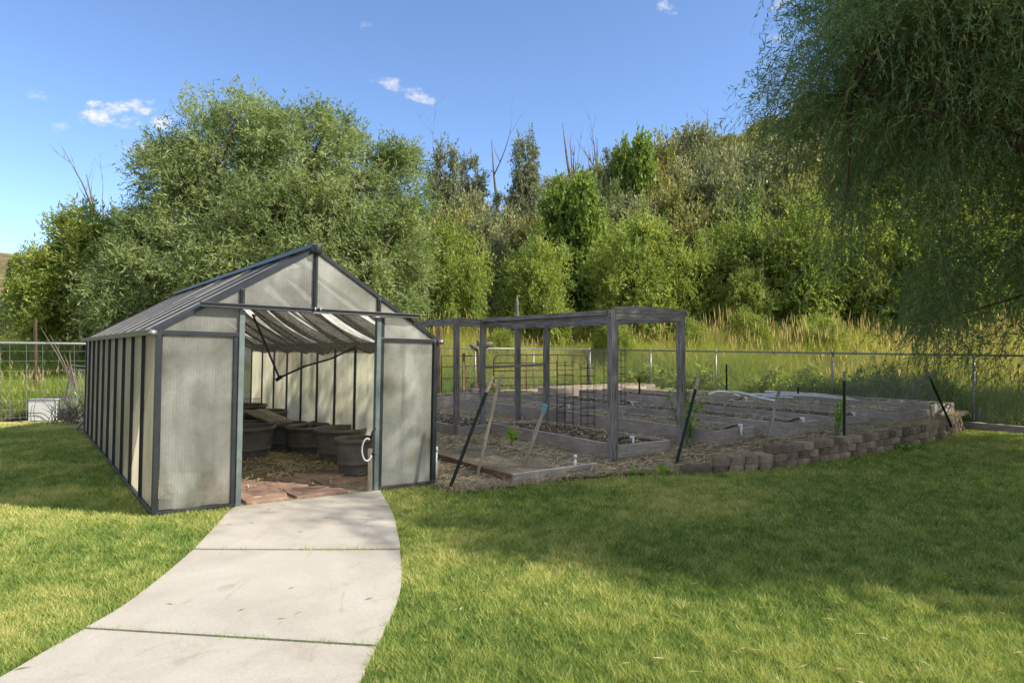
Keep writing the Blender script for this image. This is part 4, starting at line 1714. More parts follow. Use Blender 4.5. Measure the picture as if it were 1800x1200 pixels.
Lr = float(np.linalg.norm(fence_cor - fence_end))
sr = lambda s: float(np.interp(s, [0, 9.0, 12, Lr], [.0, .02, .25, .25]))
chain_fence("chain_link_fence", fence_end, fence_cor, 1.44, 1.60, [Lr - q for q in (0, 3.0, 5.6, 9.15, 12.25, 15.3, 18.3, 21)] , "galvanised chain link fence along the right side of the garden", .0028, .075, sr)
Lb = float(np.linalg.norm(fence_left - fence_cor))
cut = 12.6
mid_pt = fence_cor + (fence_left - fence_cor) / Lb * 7.4
chain_fence("chain_link_fence", mid_pt, fence_cor, 1.66, 1.62, [.3, 2.6, 4.9, 7.36], "galvanised chain link fence behind the rusty gate", .0016, .09, lambda s: .15)

# left wire panel fence
pL = fence_left
pR = mid_pt
L = float(np.linalg.norm(pR - pL))
d = (pR - pL) / L
t = thing("wire_panel_fence", "square wire panel fence with white top rail left of the greenhouse", "fence", (pL[0], pL[1], 0), None, (0, 0, math.atan2(d[1], d[0])))
MB().tube([(0, 0, 1.80), (L, 0, 1.68)], .028, 8).build("top_rail", m_metal("pale_rail", (.40, .43, .43), .5, .3), t)
mb = MB()
for k in range(int(L / .30) + 1):
    mb.tube([(k * .3, 0, .1), (k * .3, 0, 1.79 - .12 * k * .3 / L)], .0035, 4, False)
for z in (.12, .3, .5, .72, .94, 1.16, 1.38, 1.60):
    mb.tube([(0, .006, z), (L, .006, z - .06)], .0032, 4, False)
mb.build("wire_grid", MWIRE, t)
for s in (.5, 3.4, 6.4, 9.4):
    if s < L:
        MB().tube([(s, .05, -.2), (s, .05, 1.76)], .03, 8).build("fence_post", MGALV, t)
p = at(62, 600, 19.5)
o = board("wooden_post", (p[0], p[1], .2), (p[0], p[1], 2.5), .07, .07, MBARK, None, (0, 1, 0), .006, .004, 8)
tag(o, "dark wooden post standing beyond the left wire fence", "post")

# rusty pipe gate and its neighbour
gp0 = at(868, 692, 21.0)
gp1 = at(1033, 692, 22.6)
gd = Vector(gp1 - gp0)
gL = math.hypot(gd.x, gd.y)
t = thing("pipe_gate", "dark rusty tubular pipe gate behind the raised beds", "gate", (gp0[0], gp0[1], 0.2), None, (0, 0, math.atan2(gd.y, gd.x)))
mb = MB()
mb.tube([(0, 0, .05), (0, 0, 1.05), (.05, 0, 1.18), (.16, 0, 1.24), (gL - .16, 0, 1.24), (gL - .05, 0, 1.18), (gL, 0, 1.05), (gL, 0, .05), (0, 0, .05)], .024, 7)
mb.build("gate_frame", MRUST, t)
mb = MB()
for z in (.28, .52, .74, .98):
    mb.tube([(0, 0, z), (gL, 0, z)], .017, 6)
mb.build("gate_bars", MRUST, t)
mb = MB()
for k in (1, 2):
    mb.tube([(gL * k / 3, .02, .05), (gL * k / 3, .02, 1.24)], .015, 6)
mb.build("gate_stiles", MRUST, t)
gp0, gp1 = at(776, 690, 20), at(846, 690, 20.8)
gd = Vector(gp1 - gp0)
gL = math.hypot(gd.x, gd.y)
t = thing("pipe_gate", "short reddish pipe gate section left of the wider rusty gate", "gate", (gp0[0], gp0[1], 0.2), None, (0, 0, math.atan2(gd.y, gd.x)))
mb = MB()
mb.tube([(0, 0, 0), (0, 0, 1.22), (gL, 0, 1.22), (gL, 0, 0)], .022, 7)
mb.build("gate_frame", MRUST, t)
mb = MB()
for z in (.55, .9):
    mb.tube([(0, 0, z), (gL, 0, z)], .016, 6)
mb.build("gate_bars", MRUST, t)
MB().bar((gL * .55, 0, 0), (gL * .55, 0, 1.3), .07, .05).build("gate_board", MWR, t)
# old stump post
p = at(843, 692, 20.4)
t = thing("stump_post", "gnarled reddish stump post with knobby top behind the pergola", "stump", (p[0], p[1], .15))
MB().tube([(0, 0, 0), (.01, 0, .6), (-.01, 0, 1.2), (0, 0, 1.45)], [.1, .08, .075, .09], 9).build("stump_trunk", MWR, t)
mb = MB()
rg = random.Random(3)
for (dx, dz, r) in ((-.25, 1.55, .09), (.15, 1.6, .11), (.34, 1.62, .10), (.0, 1.72, .1), (.2, 1.45, .1), (-.12, 1.5, .1)):
    mb.tube([(dx * .2, 0, 1.42), (dx * .7, rg.uniform(-.05, .05), dz), (dx * 1.2, 0, dz + .04)], [.05, r, r * .4], 7)
mb.build("stump_knobs", MDEAD, t)

# old timber and stones heap
HE = [((806, 690), (832, 700), .13, "dark log at the left end of the timber heap"), ((818, 700), (850, 698), .10, "log lying along the front of the timber heap"), ((830, 682), (858, 682), .14, "pale log near the top of the timber heap"),
      ((842, 692), (872, 694), .12, "log at the right end of the timber heap"), ((828, 690), (846, 688), .13, "short log in the middle of the timber heap"), ((845, 677), (870, 679), .10, "topmost reddish log of the timber heap")]
for k, (a, b, r, lab) in enumerate(HE):
    Y = 18.8 + .15 * (k % 3)
    p, q = Vector(at(a[0], a[1], Y)), Vector(at(b[0], b[1], Y + .25))
    m_ = (q - p)
    o = MB().tube([Vector((0, 0, 0)), m_ * .5 + Vector((0, 0, .01)), m_], [r, r * .95, r * .9], 10).build("log", (MDEAD, MW, MWR)[k % 3])
    o.location = p
    tag(o, lab, "log", "logs of the timber heap")

# wire crate with white panel, left
c0 = gpt(47, 741)
t = thing("animal_crate", "wire animal crate with white front panel on the lawn edge", "crate", c0, None, (0, 0, R(6)))
W_, D_, H_ = .66, .8, .50
MB().box(.03, 0, .02, W_ - .03, .02, H_ - .03).build("front_panel", MWHITE, t, .006)
mb = MB()
for x in (0, W_):
    for y in (-.02, D_):
        mb.tube([(x, y, 0), (x, y, H_)], .008, 5)
for z in (0, H_):
    mb.tube([(0, -.02, z), (W_, -.02, z), (W_, D_, z), (0, D_, z), (0, -.02, z)], .008, 5)
for k in range(1, 24):
    x = W_ * k / 24
    mb.tube([(x, -.02, H_ + .004), (x, D_, H_ + .004)], .003, 4)
for k in range(1, 26):
    y = D_ * k / 26
    mb.tube([(0, y, 0), (0, y, H_), (W_, y, H_), (W_, y, 0)], .003, 4)
mb.build("crate_wire", MGALV, t)
MB().box(.02, .04, H_ - .03, W_ - .02, D_ - .04, H_ - .02).build("crate_top", m_plain("crate_grey", (.30, .31, .31), .7), t)
MB().box(.012, .05, .03, .02, D_ - .05, H_ - .05).build("crate_side", m_plain("crate_dark", (.09, .095, .10), .7), t)
mb = MB()
mb.tube([(.03, -.03, .2), (.3, -.03, .2), (.38, -.03, .17), (.5, -.03, .06)], .008, 5)
mb.tube([(.18, -.03, .02), (.16, -.03, .25), (.2, -.03, .45)], .005, 5)
mb.build("crate_latch", MBLACK, t)
p = gpt(28, 739)
o = MB().box(-.2, -.1, 0, .2, .1, .05).box(-.16, -.06, .05, .16, .06, .09).build("black_tray", MBLACK, None, .01)
o.location = p
tag(o, "low black tray on the grass beside the animal crate", "tray")
# leaning chain link gate
p0 = gpt(108, 733)
t = thing("garden_gate", "galvanised chain link gate leaning behind the greenhouse", "gate", p0, None, (R(-10), R(4), R(14)))
MB().tube([(0, 0, 0), (0.03, 0, 1.28), (1.1, 0, 1.25), (1.1, 0, 0), (0, 0, 0)], .022, 8).build("gate_frame", MGALV, t)
mb = MB()
for k in range(-16, 16):
    for sg in (1, -1):
        a = k * .07
        x0, x1 = (a, a + 1.2) if sg > 0 else (a + 1.2, a)
        f0, f1 = (0 - x0) / (x1 - x0), (1.1 - x0) / (x1 - x0)
        lo, hi = max(0, min(f0, f1)), min(1, max(f0, f1))
        if hi - lo > .02:
            mb.tube([(x0 + (x1 - x0) * lo, .01 * sg, 1.22 * lo), (x0 + (x1 - x0) * hi, .01 * sg, 1.22 * hi)], .0025, 3, False)
mb.build("chain_mesh", MWIRE, t)
MB().tube([(.0, .05, .95), (.35, .05, .35)], .012, 6).build("brace", MGALV, t)


# ------------------------------------------------------------------ plants
def norm(a):
    return a / (np.linalg.norm(a, axis=-1, keepdims=True) + 1e-9)


def leaf_cloud(rng, cen, dirs, per, length, ll, lw, droop, varc, spread=.9):
    N = len(cen)
    k = (np.arange(per) + .5) / per
    K = np.tile(k, N)[:, None]
    Cn = np.repeat(cen, per, 0)
    Dn = np.repeat(dirs, per, 0)
    LL = np.repeat(length * (.6 + .8 * rng.rand(N)), per)[:, None]
    p = Cn + Dn * LL * K
    p[:, 2] -= (droop * LL * K * K)[:, 0]
    ld = Dn * .8 + rng.normal(0, spread, (N * per, 3)) * .7
    ld[:, 2] -= droop * 1.1 * K[:, 0]
    ld = norm(ld)
    nn = Dn * .8 + rng.normal(0, .75, (N * per, 3))
    nn[:, 2] += .35
    sd = norm(np.cross(ld, nn))
    s = (.65 + .7 * rng.rand(N * per))[:, None]
    q = np.empty((N * per, 4, 3))
    q[:, 0] = p
    q[:, 1] = p + ld * ll * s * .45 + sd * lw * s * .5
    q[:, 2] = p + ld * ll * s
    q[:, 3] = p + ld * ll * s * .45 - sd * lw * s * .5
    var = np.clip(np.repeat(varc, per) * .6 + .4 * rng.rand(N * per) + .0, 0, 1)
    return q.reshape(-1, 3), np.repeat(var, 4)


def crown_points(rng, lobes, ncl, per_cl, cl_r=.2, shell=.55):
    """Sprays gathered in clumps spread through ellipsoid lobes. Returns centres, outward directions, clump centres, tone."""
    cs, ds, cc, tone = [], [], [], []
    area = np.array([l[3] * l[4] + l[4] * l[5] + l[3] * l[5] for l in lobes])
    area *= np.array([l[6] if len(l) > 6 else 1.0 for l in lobes])
    cnt = np.maximum((ncl * area / area.sum()).astype(int), 3)
    for (cx, cy, cz, rx, ry, rz, *_), n in zip(lobes, cnt):
        d = norm(rng.normal(0, 1, (n, 3)))
        r = shell + (1 - shell) * rng.rand(n) ** .7
        r *= .86 + .28 * rng.rand(n)
        c = np.array([cx, cy, cz]) + d * r[:, None] * np.array([rx, ry, rz])
        cr = cl_r * (rx + ry + rz) / 3 * (.7 + .6 * rng.rand(n))
        pts = np.repeat(c, per_cl, 0) + rng.normal(0, 1, (n * per_cl, 3)) * np.repeat(cr, per_cl)[:, None] * .6
        out = norm(pts - np.array([cx, cy, cz]))
        dd = norm(out * .7 + rng.normal(0, .55, out.shape))
        cs.append(pts)
        ds.append(dd)
        cc.append(c)
        tone.append(np.repeat(rng.rand(n), per_cl))
    return np.concatenate(cs), np.concatenate(ds), np.concatenate(cc), np.concatenate(tone)


def limbs(rng, base, r0, fork_z, targets, n_main=5, bend=.25, sides=7):
    """Trunk from base up to a fork, limbs to the clump centres."""
    mb = MB()
    base = Vector(base)
    tg = [Vector(t) for t in targets]
    if not tg:
        return mb
    top = Vector((base.x + rng.normal(0, .1), base.y + rng.normal(0, .1), base.z + fork_z))
    mb.tube([base - Vector((0, 0, .3)), base, base.lerp(top, .5) + Vector((rng.normal(0, .05), rng.normal(0, .05), 0)), top], [r0 * 1.5, r0 * 1.25, r0, r0 * .85], sides + 2)
    order = rng.permutation(len(tg))
    mains = [tg[i] for i in order[:n_main]]
    main_mid = []
    for m in mains:
        d = m - top
        a = top + d * .35 + Vector((0, 0, abs(d.length) * bend * .4))
        b = top + d * .7 + Vector((rng.normal(0, .1), rng.normal(0, .1), abs(d.length) * bend * .3))
        mb.tube([top - Vector((0, 0, .1)), a, b, m], [r0 * .6, r0 * .42, r0 * .26, r0 * .08], sides)
        main_mid += [a, b, m]
    for i in order[n_main:]:
        t = tg[i]
        src = min(main_mid, key=lambda q: (q - t).length)
        if (src - t).length < .15: continue
        c = src.lerp(t, .5) + Vector((rng.normal(0, .08), rng.normal(0, .08), (src - t).length * .08))
        mb.tube([src, c, t], [r0 * .17, r0 * .1, r0 * .035], 4, False)
    return mb


def make_tree(name, label, cat, base, lobes, mat, seed, ncl, per_cl, per, slen, ll, lw, droop, trunk_r, fork, group=None, cl_r=.2, shell=.55, n_limb=40, n_main=5, twigs=False):
    """lobes are relative to base."""
    rng = np.random.RandomState(seed)
    cs, ds, cc, tone = crown_points(rng, lobes, ncl, per_cl, cl_r, shell)
    ok = cs[:, 2] > .1
    cs, ds, tone = cs[ok], ds[ok], tone[ok]
    v, a = leaf_cloud(rng, cs, ds, per, slen, ll, lw, droop, tone)
    t = thing(name, label, cat, base, group)
    link("crown", fast_mesh("crown", v, 4, {"var": a}), mat, t)
    if twigs:
        n = len(cs)
        side = norm(np.cross(ds, rng.normal(0, 1, ds.shape))) * .0035
        L = slen * 1.15
        ks = np.linspace(-.35, 1, 5)
        P = [cs + ds * L * k - np.array([0, 0, 1]) * droop * L * k * abs(k) for k in ks]
        q = np.empty((n * 4, 4, 3))
        for i in range(4):
            q[i::4, 0], q[i::4, 1], q[i::4, 2], q[i::4, 3] = P[i] - side, P[i] + side, P[i + 1] + side * .7, P[i + 1] - side * .7
        link("twigs", fast_mesh("twigs", q.reshape(-1, 3), 4), MTWIG, t)
    idx = rng.permutation(len(cc))[:n_limb]
    limbs(rng, (0, 0, 0), trunk_r, fork, cc[idx], n_main).build("trunk", MBARK, t)
    return t


# the big willow at the right, trunk just outside the frame
wb = Vector((10.6, 9.4, 0))
W_L = [(7.5, 11.2, 5.8, 2.4, 2.6, 1.9, .8), (7.8, 11.5, 7.9, 2.6, 3.0, 2.2), (6.9, 11.3, 7.4, 1.8, 2.0, 1.8, .8), (9.6, 10.6, 9.2, 3.6, 3.6, 2.6), (9.7, 11.9, 3.0, 2.6, 2.4, 1.7, .75), (7.3, 12.2, 3.3, 2.0, 1.7, 1.7, .3),
       (5.7, 12.0, 5.4, 1.2, 1.5, 1.5, .4), (10.8, 10.0, 5.8, 2.8, 3.0, 2.6, .8), (6.3, 11.8, 6.4, 1.7, 2.0, 2.2, .8), (8.7, 4.5, 3.8, 2.3, 1.6, 1.4, 2.3), (6.7, 4.6, 5.0, 1.2, 1.1, .9, 2.6), (10.2, 5.2, 4.8, 2.2, 2.2, 1.6, 1.5), (10.5, 6.8, 8.2, 3.4, 3.4, 2.2), (12.5, 9, 7.5, 3, 4, 3), (12.8, 13.6, 7.2, 3.2, 3.0, 2.4), (10.8, 13.6, 9.5, 3.2, 3.0, 2.2), (9.3, 15.2, 7.8, 2.5, 2.3, 2.0, .9)]
W_L = [(l[0] - wb.x, l[1] - wb.y, *l[2:]) for l in W_L]
make_tree("willow_tree", "large dark willow overhanging the fence and lawn at the right", "tree", wb, W_L, ML_NEAR, 3, 1060, 42, 14, .55, .115, .019, .75, .36, 2.2, None, .24, .25, 170, 12, True)

# the round sage willow behind the greenhouse
def px_lobe(px, py, Y, rpx, rpy, base, ry=None):
    c = at(px, py, Y)
    k = Y / F
    return (c[0] - base[0], c[1] - base[1], c[2] - base[2], rpx * k, (ry if ry else rpx * k * .9), rpy * k)


def base_at(px, Y):
    x = (px - CX) / F * Y
    return Vector((x, Y, float(ground(x, Y))))


b = base_at(520, 27)
make_tree("willow_tree", "tall round sage green willow behind the greenhouse", "tree", b,
          [px_lobe(420, 300, 27, 130, 110, b), px_lobe(540, 285, 27, 110, 95, b), px_lobe(640, 350, 26.5, 105, 100, b), px_lobe(520, 420, 25, 150, 110, b), px_lobe(350, 420, 26, 110, 120, b),
           px_lobe(575, 228, 27.5, 45, 45, b), px_lobe(690, 460, 25.5, 75, 110, b), px_lobe(440, 238, 27.5, 60, 45, b), px_lobe(300, 300, 27, 60, 70, b), px_lobe(700, 310, 27, 45, 60, b), px_lobe(600, 520, 25, 120, 80, b)],
          ML_WIL, 8, 760, 26, 11, .68, .18, .04, .15, .4, 1.8, None, .155, .5, 120, 10)
b = base_at(290, 24.5)
make_tree("willow_shrub", "leafy green willow thicket behind the left greenhouse wall", "tree", b,
          [px_lobe(290, 480, 24.5, 95, 110, b), px_lobe(220, 520, 23.5, 70, 80, b), px_lobe(360, 500, 23.5, 90, 90, b), px_lobe(270, 420, 25, 50, 50, b)],
          ML_WIL, 9, 240, 24, 11, .6, .17, .038, .1, .2, .6, None, .18, .5, 50, 6)
b = base_at(145, 27)
make_tree("poplar_tree", "bright green bushy tree left of the greenhouse roof", "tree", b,
          [px_lobe(135, 420, 27, 45, 45, b), px_lobe(150, 500, 26.5, 75, 80, b), px_lobe(90, 500, 26, 55, 55, b), px_lobe(60, 540, 25.5, 40, 50, b), px_lobe(185, 450, 27, 55, 60, b)],
          ML_BUSH, 10, 230, 24, 11, .6, .16, .05, .0, .2, .6, None, .19, .5, 40, 6)

# prototypes shared by the bushes and hillside trees (about real size)
def proto(name, lobes, mat, seed, ncl, per_cl, per, slen, ll, lw, droop, tr, fork, **kw):
    return make_tree(name, "prototype", "tree", (0, 0, 0), lobes, mat, seed, ncl, per_cl, per, slen, ll, lw, droop, tr, fork, **kw)


P_BUSH = [proto("bush", [(0, 0, 2.6, 2.3, 2.0, 2.2), (-1.3, .2, 1.8, 1.5, 1.5, 1.7), (1.2, -.2, 1.9, 1.6, 1.5, 1.8), (.2, -.6, 3.9, 1.3, 1.2, 1.1), (0, -.9, 1.3, 2.2, 1.2, 1.3)], ML_BUSH, s, 210, 22, 10, .5, .15, .06, 0, .1, .4, cl_r=.2, n_limb=40) for s in (21, 22)]
P_SCRUB = [proto("scrub_oak", [(0, 0, 2.0, 1.9, 1.8, 1.9), (-1.1, .2, 1.4, 1.2, 1.2, 1.3), (1.1, .1, 1.5, 1.3, 1.2, 1.4), (.1, 0, 3.2, 1.0, 1.0, .9)], m_, s, 170, 20, 9, .5, .16, .075, 0, .09, .4, cl_r=.2, n_limb=40) for s, m_ in ((31, ML_SCRUB), (32, ML_SCRUB2), (33, ML_SCRUB3), (34, ML_SCRUB2), (35, ML_SCRUB))]
P_SLIM = [proto("cottonwood_tree", [(0, 0, 7.4, 1.3, 1.3, 1.7), (-.3, 0, 5.4, 1.5, 1.5, 1.7), (.5, .2, 3.6, 1.7, 1.7, 1.9), (-.6, -.2, 2.0, 1.7, 1.6, 1.6), (.9, 0, 6.4, .9, .9, 1.1)], ML_DARK, s, 150, 22, 9, .55, .20, .085, 0, .16, 2.5, cl_r=.24, n_limb=50, n_main=6) for s in (41, 42)]
P_BRIGHT = [proto("maple_tree", [(0, 0, 4.2, 2.0, 2.0, 1.8), (-1, 0, 3.0, 1.7, 1.6, 1.6), (1.1, 0, 3.0, 1.6, 1.6, 1.6), (0, 0, 5.4, 1.1, 1.1, .9), (0, -.5, 2.0, 2.0, 1.6, 1.4)], ML_BRIGHT, 51, 190, 24, 10, .5, .20, .12, 0, .14, 1.0, cl_r=.2, n_limb=40)]
P_LOW = [proto("low_plant", [(0, 0, .45, .62, .55, .42), (-.45, .1, .35, .4, .4, .34), (.45, 0, .4, .42, .4, .36), (.1, 0, .8, .3, .3, .25)], ML_BUSH, 61, 40, 18, 6, .22, .12, .04, .05, .02, .15, cl_r=.25, n_limb=14)]
HT = {"low": 1.05, "bush": 5.0, "scrub": 4.1, "slim": 9.1, "bright": 6.3}
RD = {"low": .85, "bush": 2.6, "scrub": 2.2, "slim": 1.9, "bright": 2.5}
PR = {"low": P_LOW, "bush": P_BUSH, "scrub": P_SCRUB, "slim": P_SLIM, "bright": P_BRIGHT}
GRP = {"low": "low leafy clumps along the fence", "bush": "bushes beyond the tall grass", "scrub": "scrub oaks on the hillside", "slim": "cottonwoods on the hillside", "bright": "bright green trees"}
used = {}
rgt = random.Random(77)


def plant(kind, px, Y, top, hw, label):
    i = used.get(kind, 0)
    used[kind] = i + 1
    ps = PR[kind]
    o = ps[i] if i < len(ps) else copy_tree(ps[i % len(ps)])
    b = base_at(px, Y)
    h = at(px, top, Y)[2] - b.z
    s_r = hw / F * Y / RD[kind]
    s_h = h / HT[kind]
    s_r = min(max(s_r, s_h * (.66 if kind in ('scrub', 'bush') else .48)), s_h * 2.0)
    o.location = b
    o.scale = (s_r, s_r, s_h)
    o.rotation_euler = (0, 0, rgt.uniform(0, 6.28))
    tag(o, label, {"low": "plant", "bush": "bush", "scrub": "shrub", "slim": "tree", "bright": "tree"}[kind], GRP[kind])
    return o


for row in (
    ("bush", 800, 30, 402, 66, "yellow green bush just right of the sage willow"),
    ("bush", 935, 31, 412, 72, "yellow green bush behind the middle of the pergola"),
    ("bush", 1110, 33, 385, 100, "broad yellow green bush behind the near end of the pergola"),
    ("bright", 1005, 38, 310, 72, "rounded mid green tree rising above the bushes behind the pergola"),
    ("bush", 1215, 33, 430, 60, "low bush right of the broad yellow green bush"),
    ("bush", 1275, 34, 400, 65, "green bush standing left of the overhanging willow foliage"),
    ("bush", 1345, 33, 372, 75, "sunlit bush showing beneath the left edge of the large willow"),
    ("bush", 1440, 32, 350, 85, "bush behind the drooping tips of the large willow"),
    ("bush", 1545, 33, 330, 100, "bush seen through the middle of the large willow"),
    ("bush", 1660, 32, 330, 100, "bush seen through the lower right of the large willow"),
    ("bush", 1780, 33, 300, 110, "bush seen through the large willow at the right frame edge"),
    ("bush", 1900, 33, 300, 110, "bush beyond the fence outside the right frame edge"),
    ("bush", 735, 31, 470, 55, "small bush against the right foot of the sage willow"),
    ("bush", 1310, 31, 480, 40, "small pale bush at the top of the tall grass"),
    ("bush", 480, 33, 330, 120, "bush filling the gap behind the trunk of the sage willow"),
    ("bush", 620, 32, 360, 100, "bush behind the right half of the sage willow"),
    ("slim", 782, 52, 252, 32, "slender dark cottonwood leftmost on the hillside"),
    ("slim", 830, 54, 275, 32, "dark cottonwood with bare top left of the leafier one"),
    ("slim", 922, 52, 240, 32, "leaning dark cottonwood with two heads on the hillside"),
    ("slim", 878, 56, 345, 34, "low dark cottonwood between the two taller ones"),
    ("slim", 970, 55, 345, 34, "short dark cottonwood behind the mid green tree"),
    ("bright", 1116, 50, 240, 40, "vivid light green tree high on the hillside"),
    ("slim", 1080, 53, 258, 32, "dark cottonwood beside the vivid light green tree"),
    ("slim", 1025, 56, 305, 32, "dark cottonwood below the bare snags"),
    ("scrub", 1215, 60, 228, 38, "scrub oak under the thin snag on the skyline"),
    ("scrub", 1165, 57, 255, 45, "brownish scrub oak right of the vivid light green tree"),
):
    plant(*row)
plant("bush", 2060, 15.5, 230, 200, "unseen bush added beyond the side fence to shade the ground there")  # out-of-frame bush, added to cast shade behind the fence
for px, Y, top, hw, lab in ((1150, 22.5, 640, 55, "low leafy clump beyond the fence behind the near pergola posts"), (1250, 20.8, 640, 45, "low leafy clump beyond the fence above the arching white pipe"), (1345, 19.3, 645, 45, "low leafy clump beyond the fence above the long white pipes"),
                        (1430, 18.2, 640, 50, "low leafy clump beyond the fence left of the upright dark stake"), (1540, 17.2, 640, 55, "low leafy clump beyond the fence behind the wire netting"), (1640, 16.2, 650, 45, "low leafy clump beyond the fence behind the leaning stake")):
    plant("low", px, Y, top, hw, lab)
for px, Y, top, hw, lab in ((1215, 27, 562, 34, "rounded low shrub standing in the tall grass right of the pergola"), (1318, 28.5, 545, 42, "pale rounded shrub at the upper edge of the tall grass"), (1075, 28, 560, 34, "low shrub in the tall grass behind the near pergola post"),
                        (880, 26.5, 575, 30, "low shrub in the tall grass behind the rusty gate"), (1440, 27, 555, 45, "rounded shrub in the tall grass beneath the large willow")):
    plant("bush", px, Y, top, hw, lab)
SH = "grey olive scrub oak on the hillside slope"
for px, Y, top, hw in ((1060, 48, 330, 50), (1140, 50, 310, 55), (1200, 52, 300, 60), (1260, 54, 272, 60), (1310, 58, 246, 60), (1365, 60, 215, 60), (1430, 60, 180, 70), (1500, 62, 150, 80), (1590, 62, 130, 90), (1700, 62, 110, 90), (1800, 62, 100, 90),
                       (1180, 44, 340, 65), (1265, 44, 310, 70), (1340, 46, 275, 75), (1420, 46, 260, 80), (1520, 46, 240, 90), (1640, 46, 230, 90), (1760, 46, 220, 90),
                       (1110, 42, 360, 50), (1230, 40, 370, 60), (1320, 40, 345, 60), (1400, 40, 330, 70), (900, 46, 385, 50), (850, 44, 390, 45), (790, 46, 372, 45), (750, 48, 375, 40), (960, 44, 380, 45), (1000, 50, 335, 50),
                       (870, 40, 430, 40), (1230, 62, 262, 40), (1290, 64, 246, 40), (1340, 66, 222, 40), (700, 50, 420, 50), (820, 50, 350, 45), (1065, 56, 290, 40), (1160, 62, 268, 35)):
    plant("scrub", px, Y, top, hw, SH)


for k in range(46):
    px = rgt.uniform(960, 2000)
    Y = rgt.uniform(64, 84)
    b = base_at(px, Y)
    top = CY - (b.z + rgt.uniform(1.9, 3.6) - CAMH) / Y * F
    plant("scrub", px, Y, top, rgt.uniform(35, 60), SH)


# bare dead trees
def dead_tree(px, Y, top, label, seed, spread=.45, nb=5, multi=1):
    rng = random.Random(seed)
    b = base_at(px, Y)
    H = at(px, top, Y)[2] - b.z
    t = thing("dead_tree", label, "tree", b, "bare dead trees")
    mb = MB()

    def grow(p, d, L, r, depth):
        n = 4
        pts, rs = [p], [r]
        for i in range(n):
            d = (d + Vector((rng.gauss(0, .10), rng.gauss(0, .10), .10))).normalized()
            p = p + d * L / n
            pts.append(p)
            rs.append(r * (1 - .93 * (i + 1) / n))
        mb.tube(pts, rs, 5, False)
        if depth:
            for k in range(nb - 1 if depth > 1 else 2):
                i = rng.randint(1, n)
                dd = (d * .8 + Vector((rng.gauss(0, spread), rng.gauss(0, spread), rng.uniform(.0, .4)))).normalized()
                grow(pts[i], dd, L * rng.uniform(.22, .45), rs[i] * .7 + .004, depth - 1)

    for k in range(multi):
        grow(Vector((k * .25, 0, -.2)), Vector((rng.gauss(0, .05) + (.2 * (k - (multi - 1) / 2)), 0, 1)).normalized(), H * (.95 - .12 * k), .02 * H + .05, 3)
    mb.build("trunk", MDEAD, t)


dead_tree(178, 32, 275, "bare dead tree with twisted branches left of the sage willow", 2, .5, 5, 2)
dead_tree(106, 36, 372, "thin bare snag at the far left", 3, .18, 4)
dead_tree(846, 57, 214, "bare forked dead tree above the dark cottonwoods", 5, .5, 5)
dead_tree(890, 57, 232, "bare dead tree bending right beside the two headed cottonwood", 6, .6, 4)
dead_tree(1024, 58, 196, "tall bare snag cluster in the middle of the hillside", 7, .3, 6, 3)
dead_tree(960, 58, 246, "thin bare snag right of the two headed cottonwood", 8, .2, 4)
dead_tree(1232, 62, 188, "thin bare snag on the right skyline", 9, .3, 5)
dead_tree(1345, 31, 425, "bare grey branches among the sunlit bushes at right", 13, .5, 5, 2)

# far spruce on the left hill
b = base_at(25, 95)
t = thing("spruce_tree", "small dark spruce on the far left hillside", "tree", b)
rng = np.random.RandomState(4)
m = 2600
H = at(25, 455, 95)[2] - b.z
hh = rng.rand(m)
an = rng.rand(m) * 6.28
rr = (1 - hh) * 1.9 * np.sqrt(rng.rand(m))
cs = np.stack([rr * np.cos(an), rr * np.sin(an), hh * H], 1)
dd = norm(np.stack([np.cos(an), np.sin(an), -.3 + 0 * an], 1))
v, a = leaf_cloud(rng, cs, dd, 5, .5, .35, .12, .1, rng.rand(m))
link("crown", fast_mesh("crown", v, 4, {"var": a}), ML_CONIF, t)
MB().tube([(0, 0, -.3), (0, 0, H)], [.18, .02], 6).build("trunk", MBARK, t)
for k, (px, Y, top, hw) in enumerate(((50, 110, 500, 30), (10, 120, 520, 35), (60, 70, 500, 30), (15, 60, 545, 25))):
    plant("scrub", px, Y, top, hw, "grey green shrub on the far left hillside")


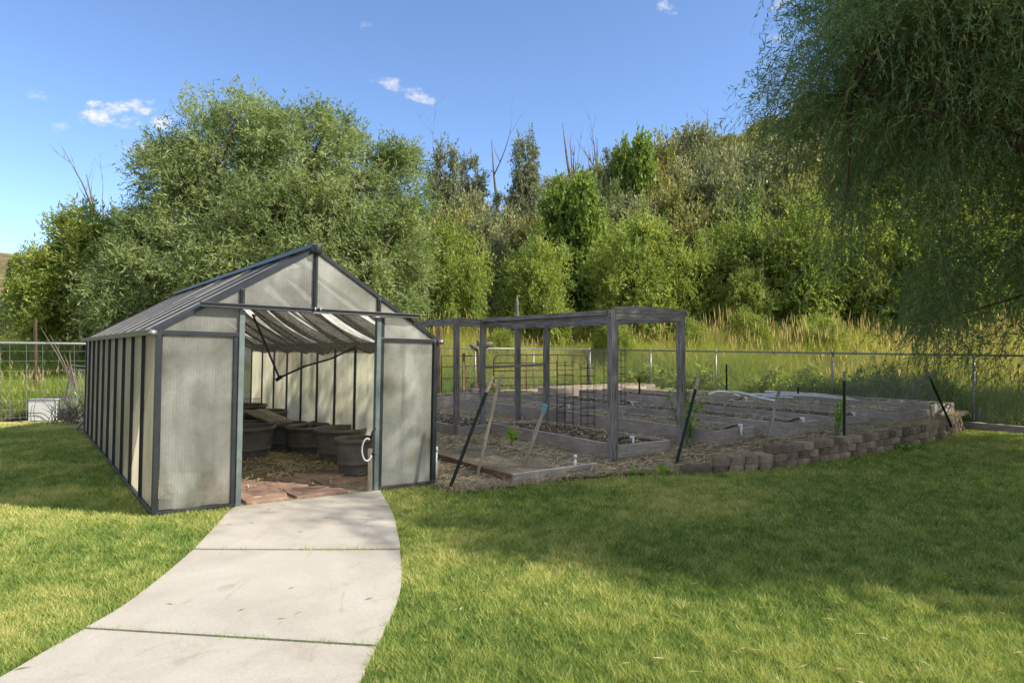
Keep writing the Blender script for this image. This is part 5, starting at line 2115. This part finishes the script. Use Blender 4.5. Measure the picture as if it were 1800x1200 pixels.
# small leafy weeds
def weed(base, h, n, seed, label):
    rng = np.random.RandomState(seed)
    t = thing("weed", label, "plant", base)
    mb = MB()
    cs, ds = [], []
    for k in range(n):
        x, y = rng.normal(0, .07, 2)
        top = Vector((x * 2.2, y * 2.2, h * (.6 + .5 * rng.rand())))
        mb.tube([(x * .4, y * .4, -.05), (x, y, top.z * .5), top], [.006, .005, .002], 4, False)
        for j in range(8):
            f = .25 + .75 * rng.rand()
            cs.append((x * (.4 + 1.8 * f), y * (.4 + 1.8 * f), top.z * f))
            ds.append((rng.normal(), rng.normal(), .3))
    v, a = leaf_cloud(rng, np.array(cs), norm(np.array(ds)), 3, .08, .075, .04, .2, rng.rand(len(cs)))
    link("leaves", fast_mesh("leaves", v, 4, {"var": a}), ML_WEED, t)
    mb.build("stem", ML_WEED, t)


weed(at(1200, 772, 10.5), .95, 9, 1, "bright green weed climbing the right pergola post")
weed(at(1215, 765, 10.8), .55, 6, 2, "yellow green weed behind the leaning dark stake")
weed(at(1466, 765, 10.9), .62, 5, 3, "yellowing weed left of the upright dark stake")
weed(at(900, 778, 10.2), .14, 4, 4, "tiny green weed beside the pergola bed")
weed(at(860, 697, 18.6), .3, 8, 5, "small green weed at the right of the timber heap")


for k, (px, py, h, lab) in enumerate(((1150, 836, .07, "small green weed between the mulch bed and the first wall block"), (1580, 790, .06, "small weed at the foot of the wall below its highest course"))):
    weed(gpt(px, py), h, 4, 20 + k, lab)


# dry brush by the left fence
def brush(px, py, Y, w, h, n, seed, label):
    rng = random.Random(seed)
    b = at(px, py, Y)
    t = thing("dry_brush", label, "brush", b)
    mb = MB()
    for k in range(n):
        x, y = rng.uniform(-w, w), rng.uniform(-.4, .4)
        p = Vector((x, y, -.05))
        d = Vector((rng.gauss(0, .5), rng.gauss(0, .4), 1)).normalized()
        L = h * rng.uniform(.4, 1)
        mb.tube([p, p + d * L * .5, p + d * L + Vector((rng.gauss(0, .12), 0, rng.gauss(-.05, .1)))], [.008, .006, .002], 3, False)
    mb.build("twigs", MDEAD, t)


brush(130, 738, 14.4, .33, .95, 90, 1, "dry tan brush behind the leaning chain link gate")
brush(8, 730, 15.4, .42, .5, 90, 2, "low dry brush left of the animal crate")
t = thing("fallen_branch", "bare grey branches sticking up over the left wire fence", "branch", at(112, 650, 15.2))
mb = MB()
for (dx, dz) in ((-.55, .95), (-.35, .8), (-.25, .5), (.1, .45), (-.02, .35)):
    mb.tube([(.3, 0, -.5), (dx * .4 + .1, .02, dz * .3), (dx, .05, dz)], [.016, .012, .004], 5, False)
mb.build("branch_wood", MDEAD, t)
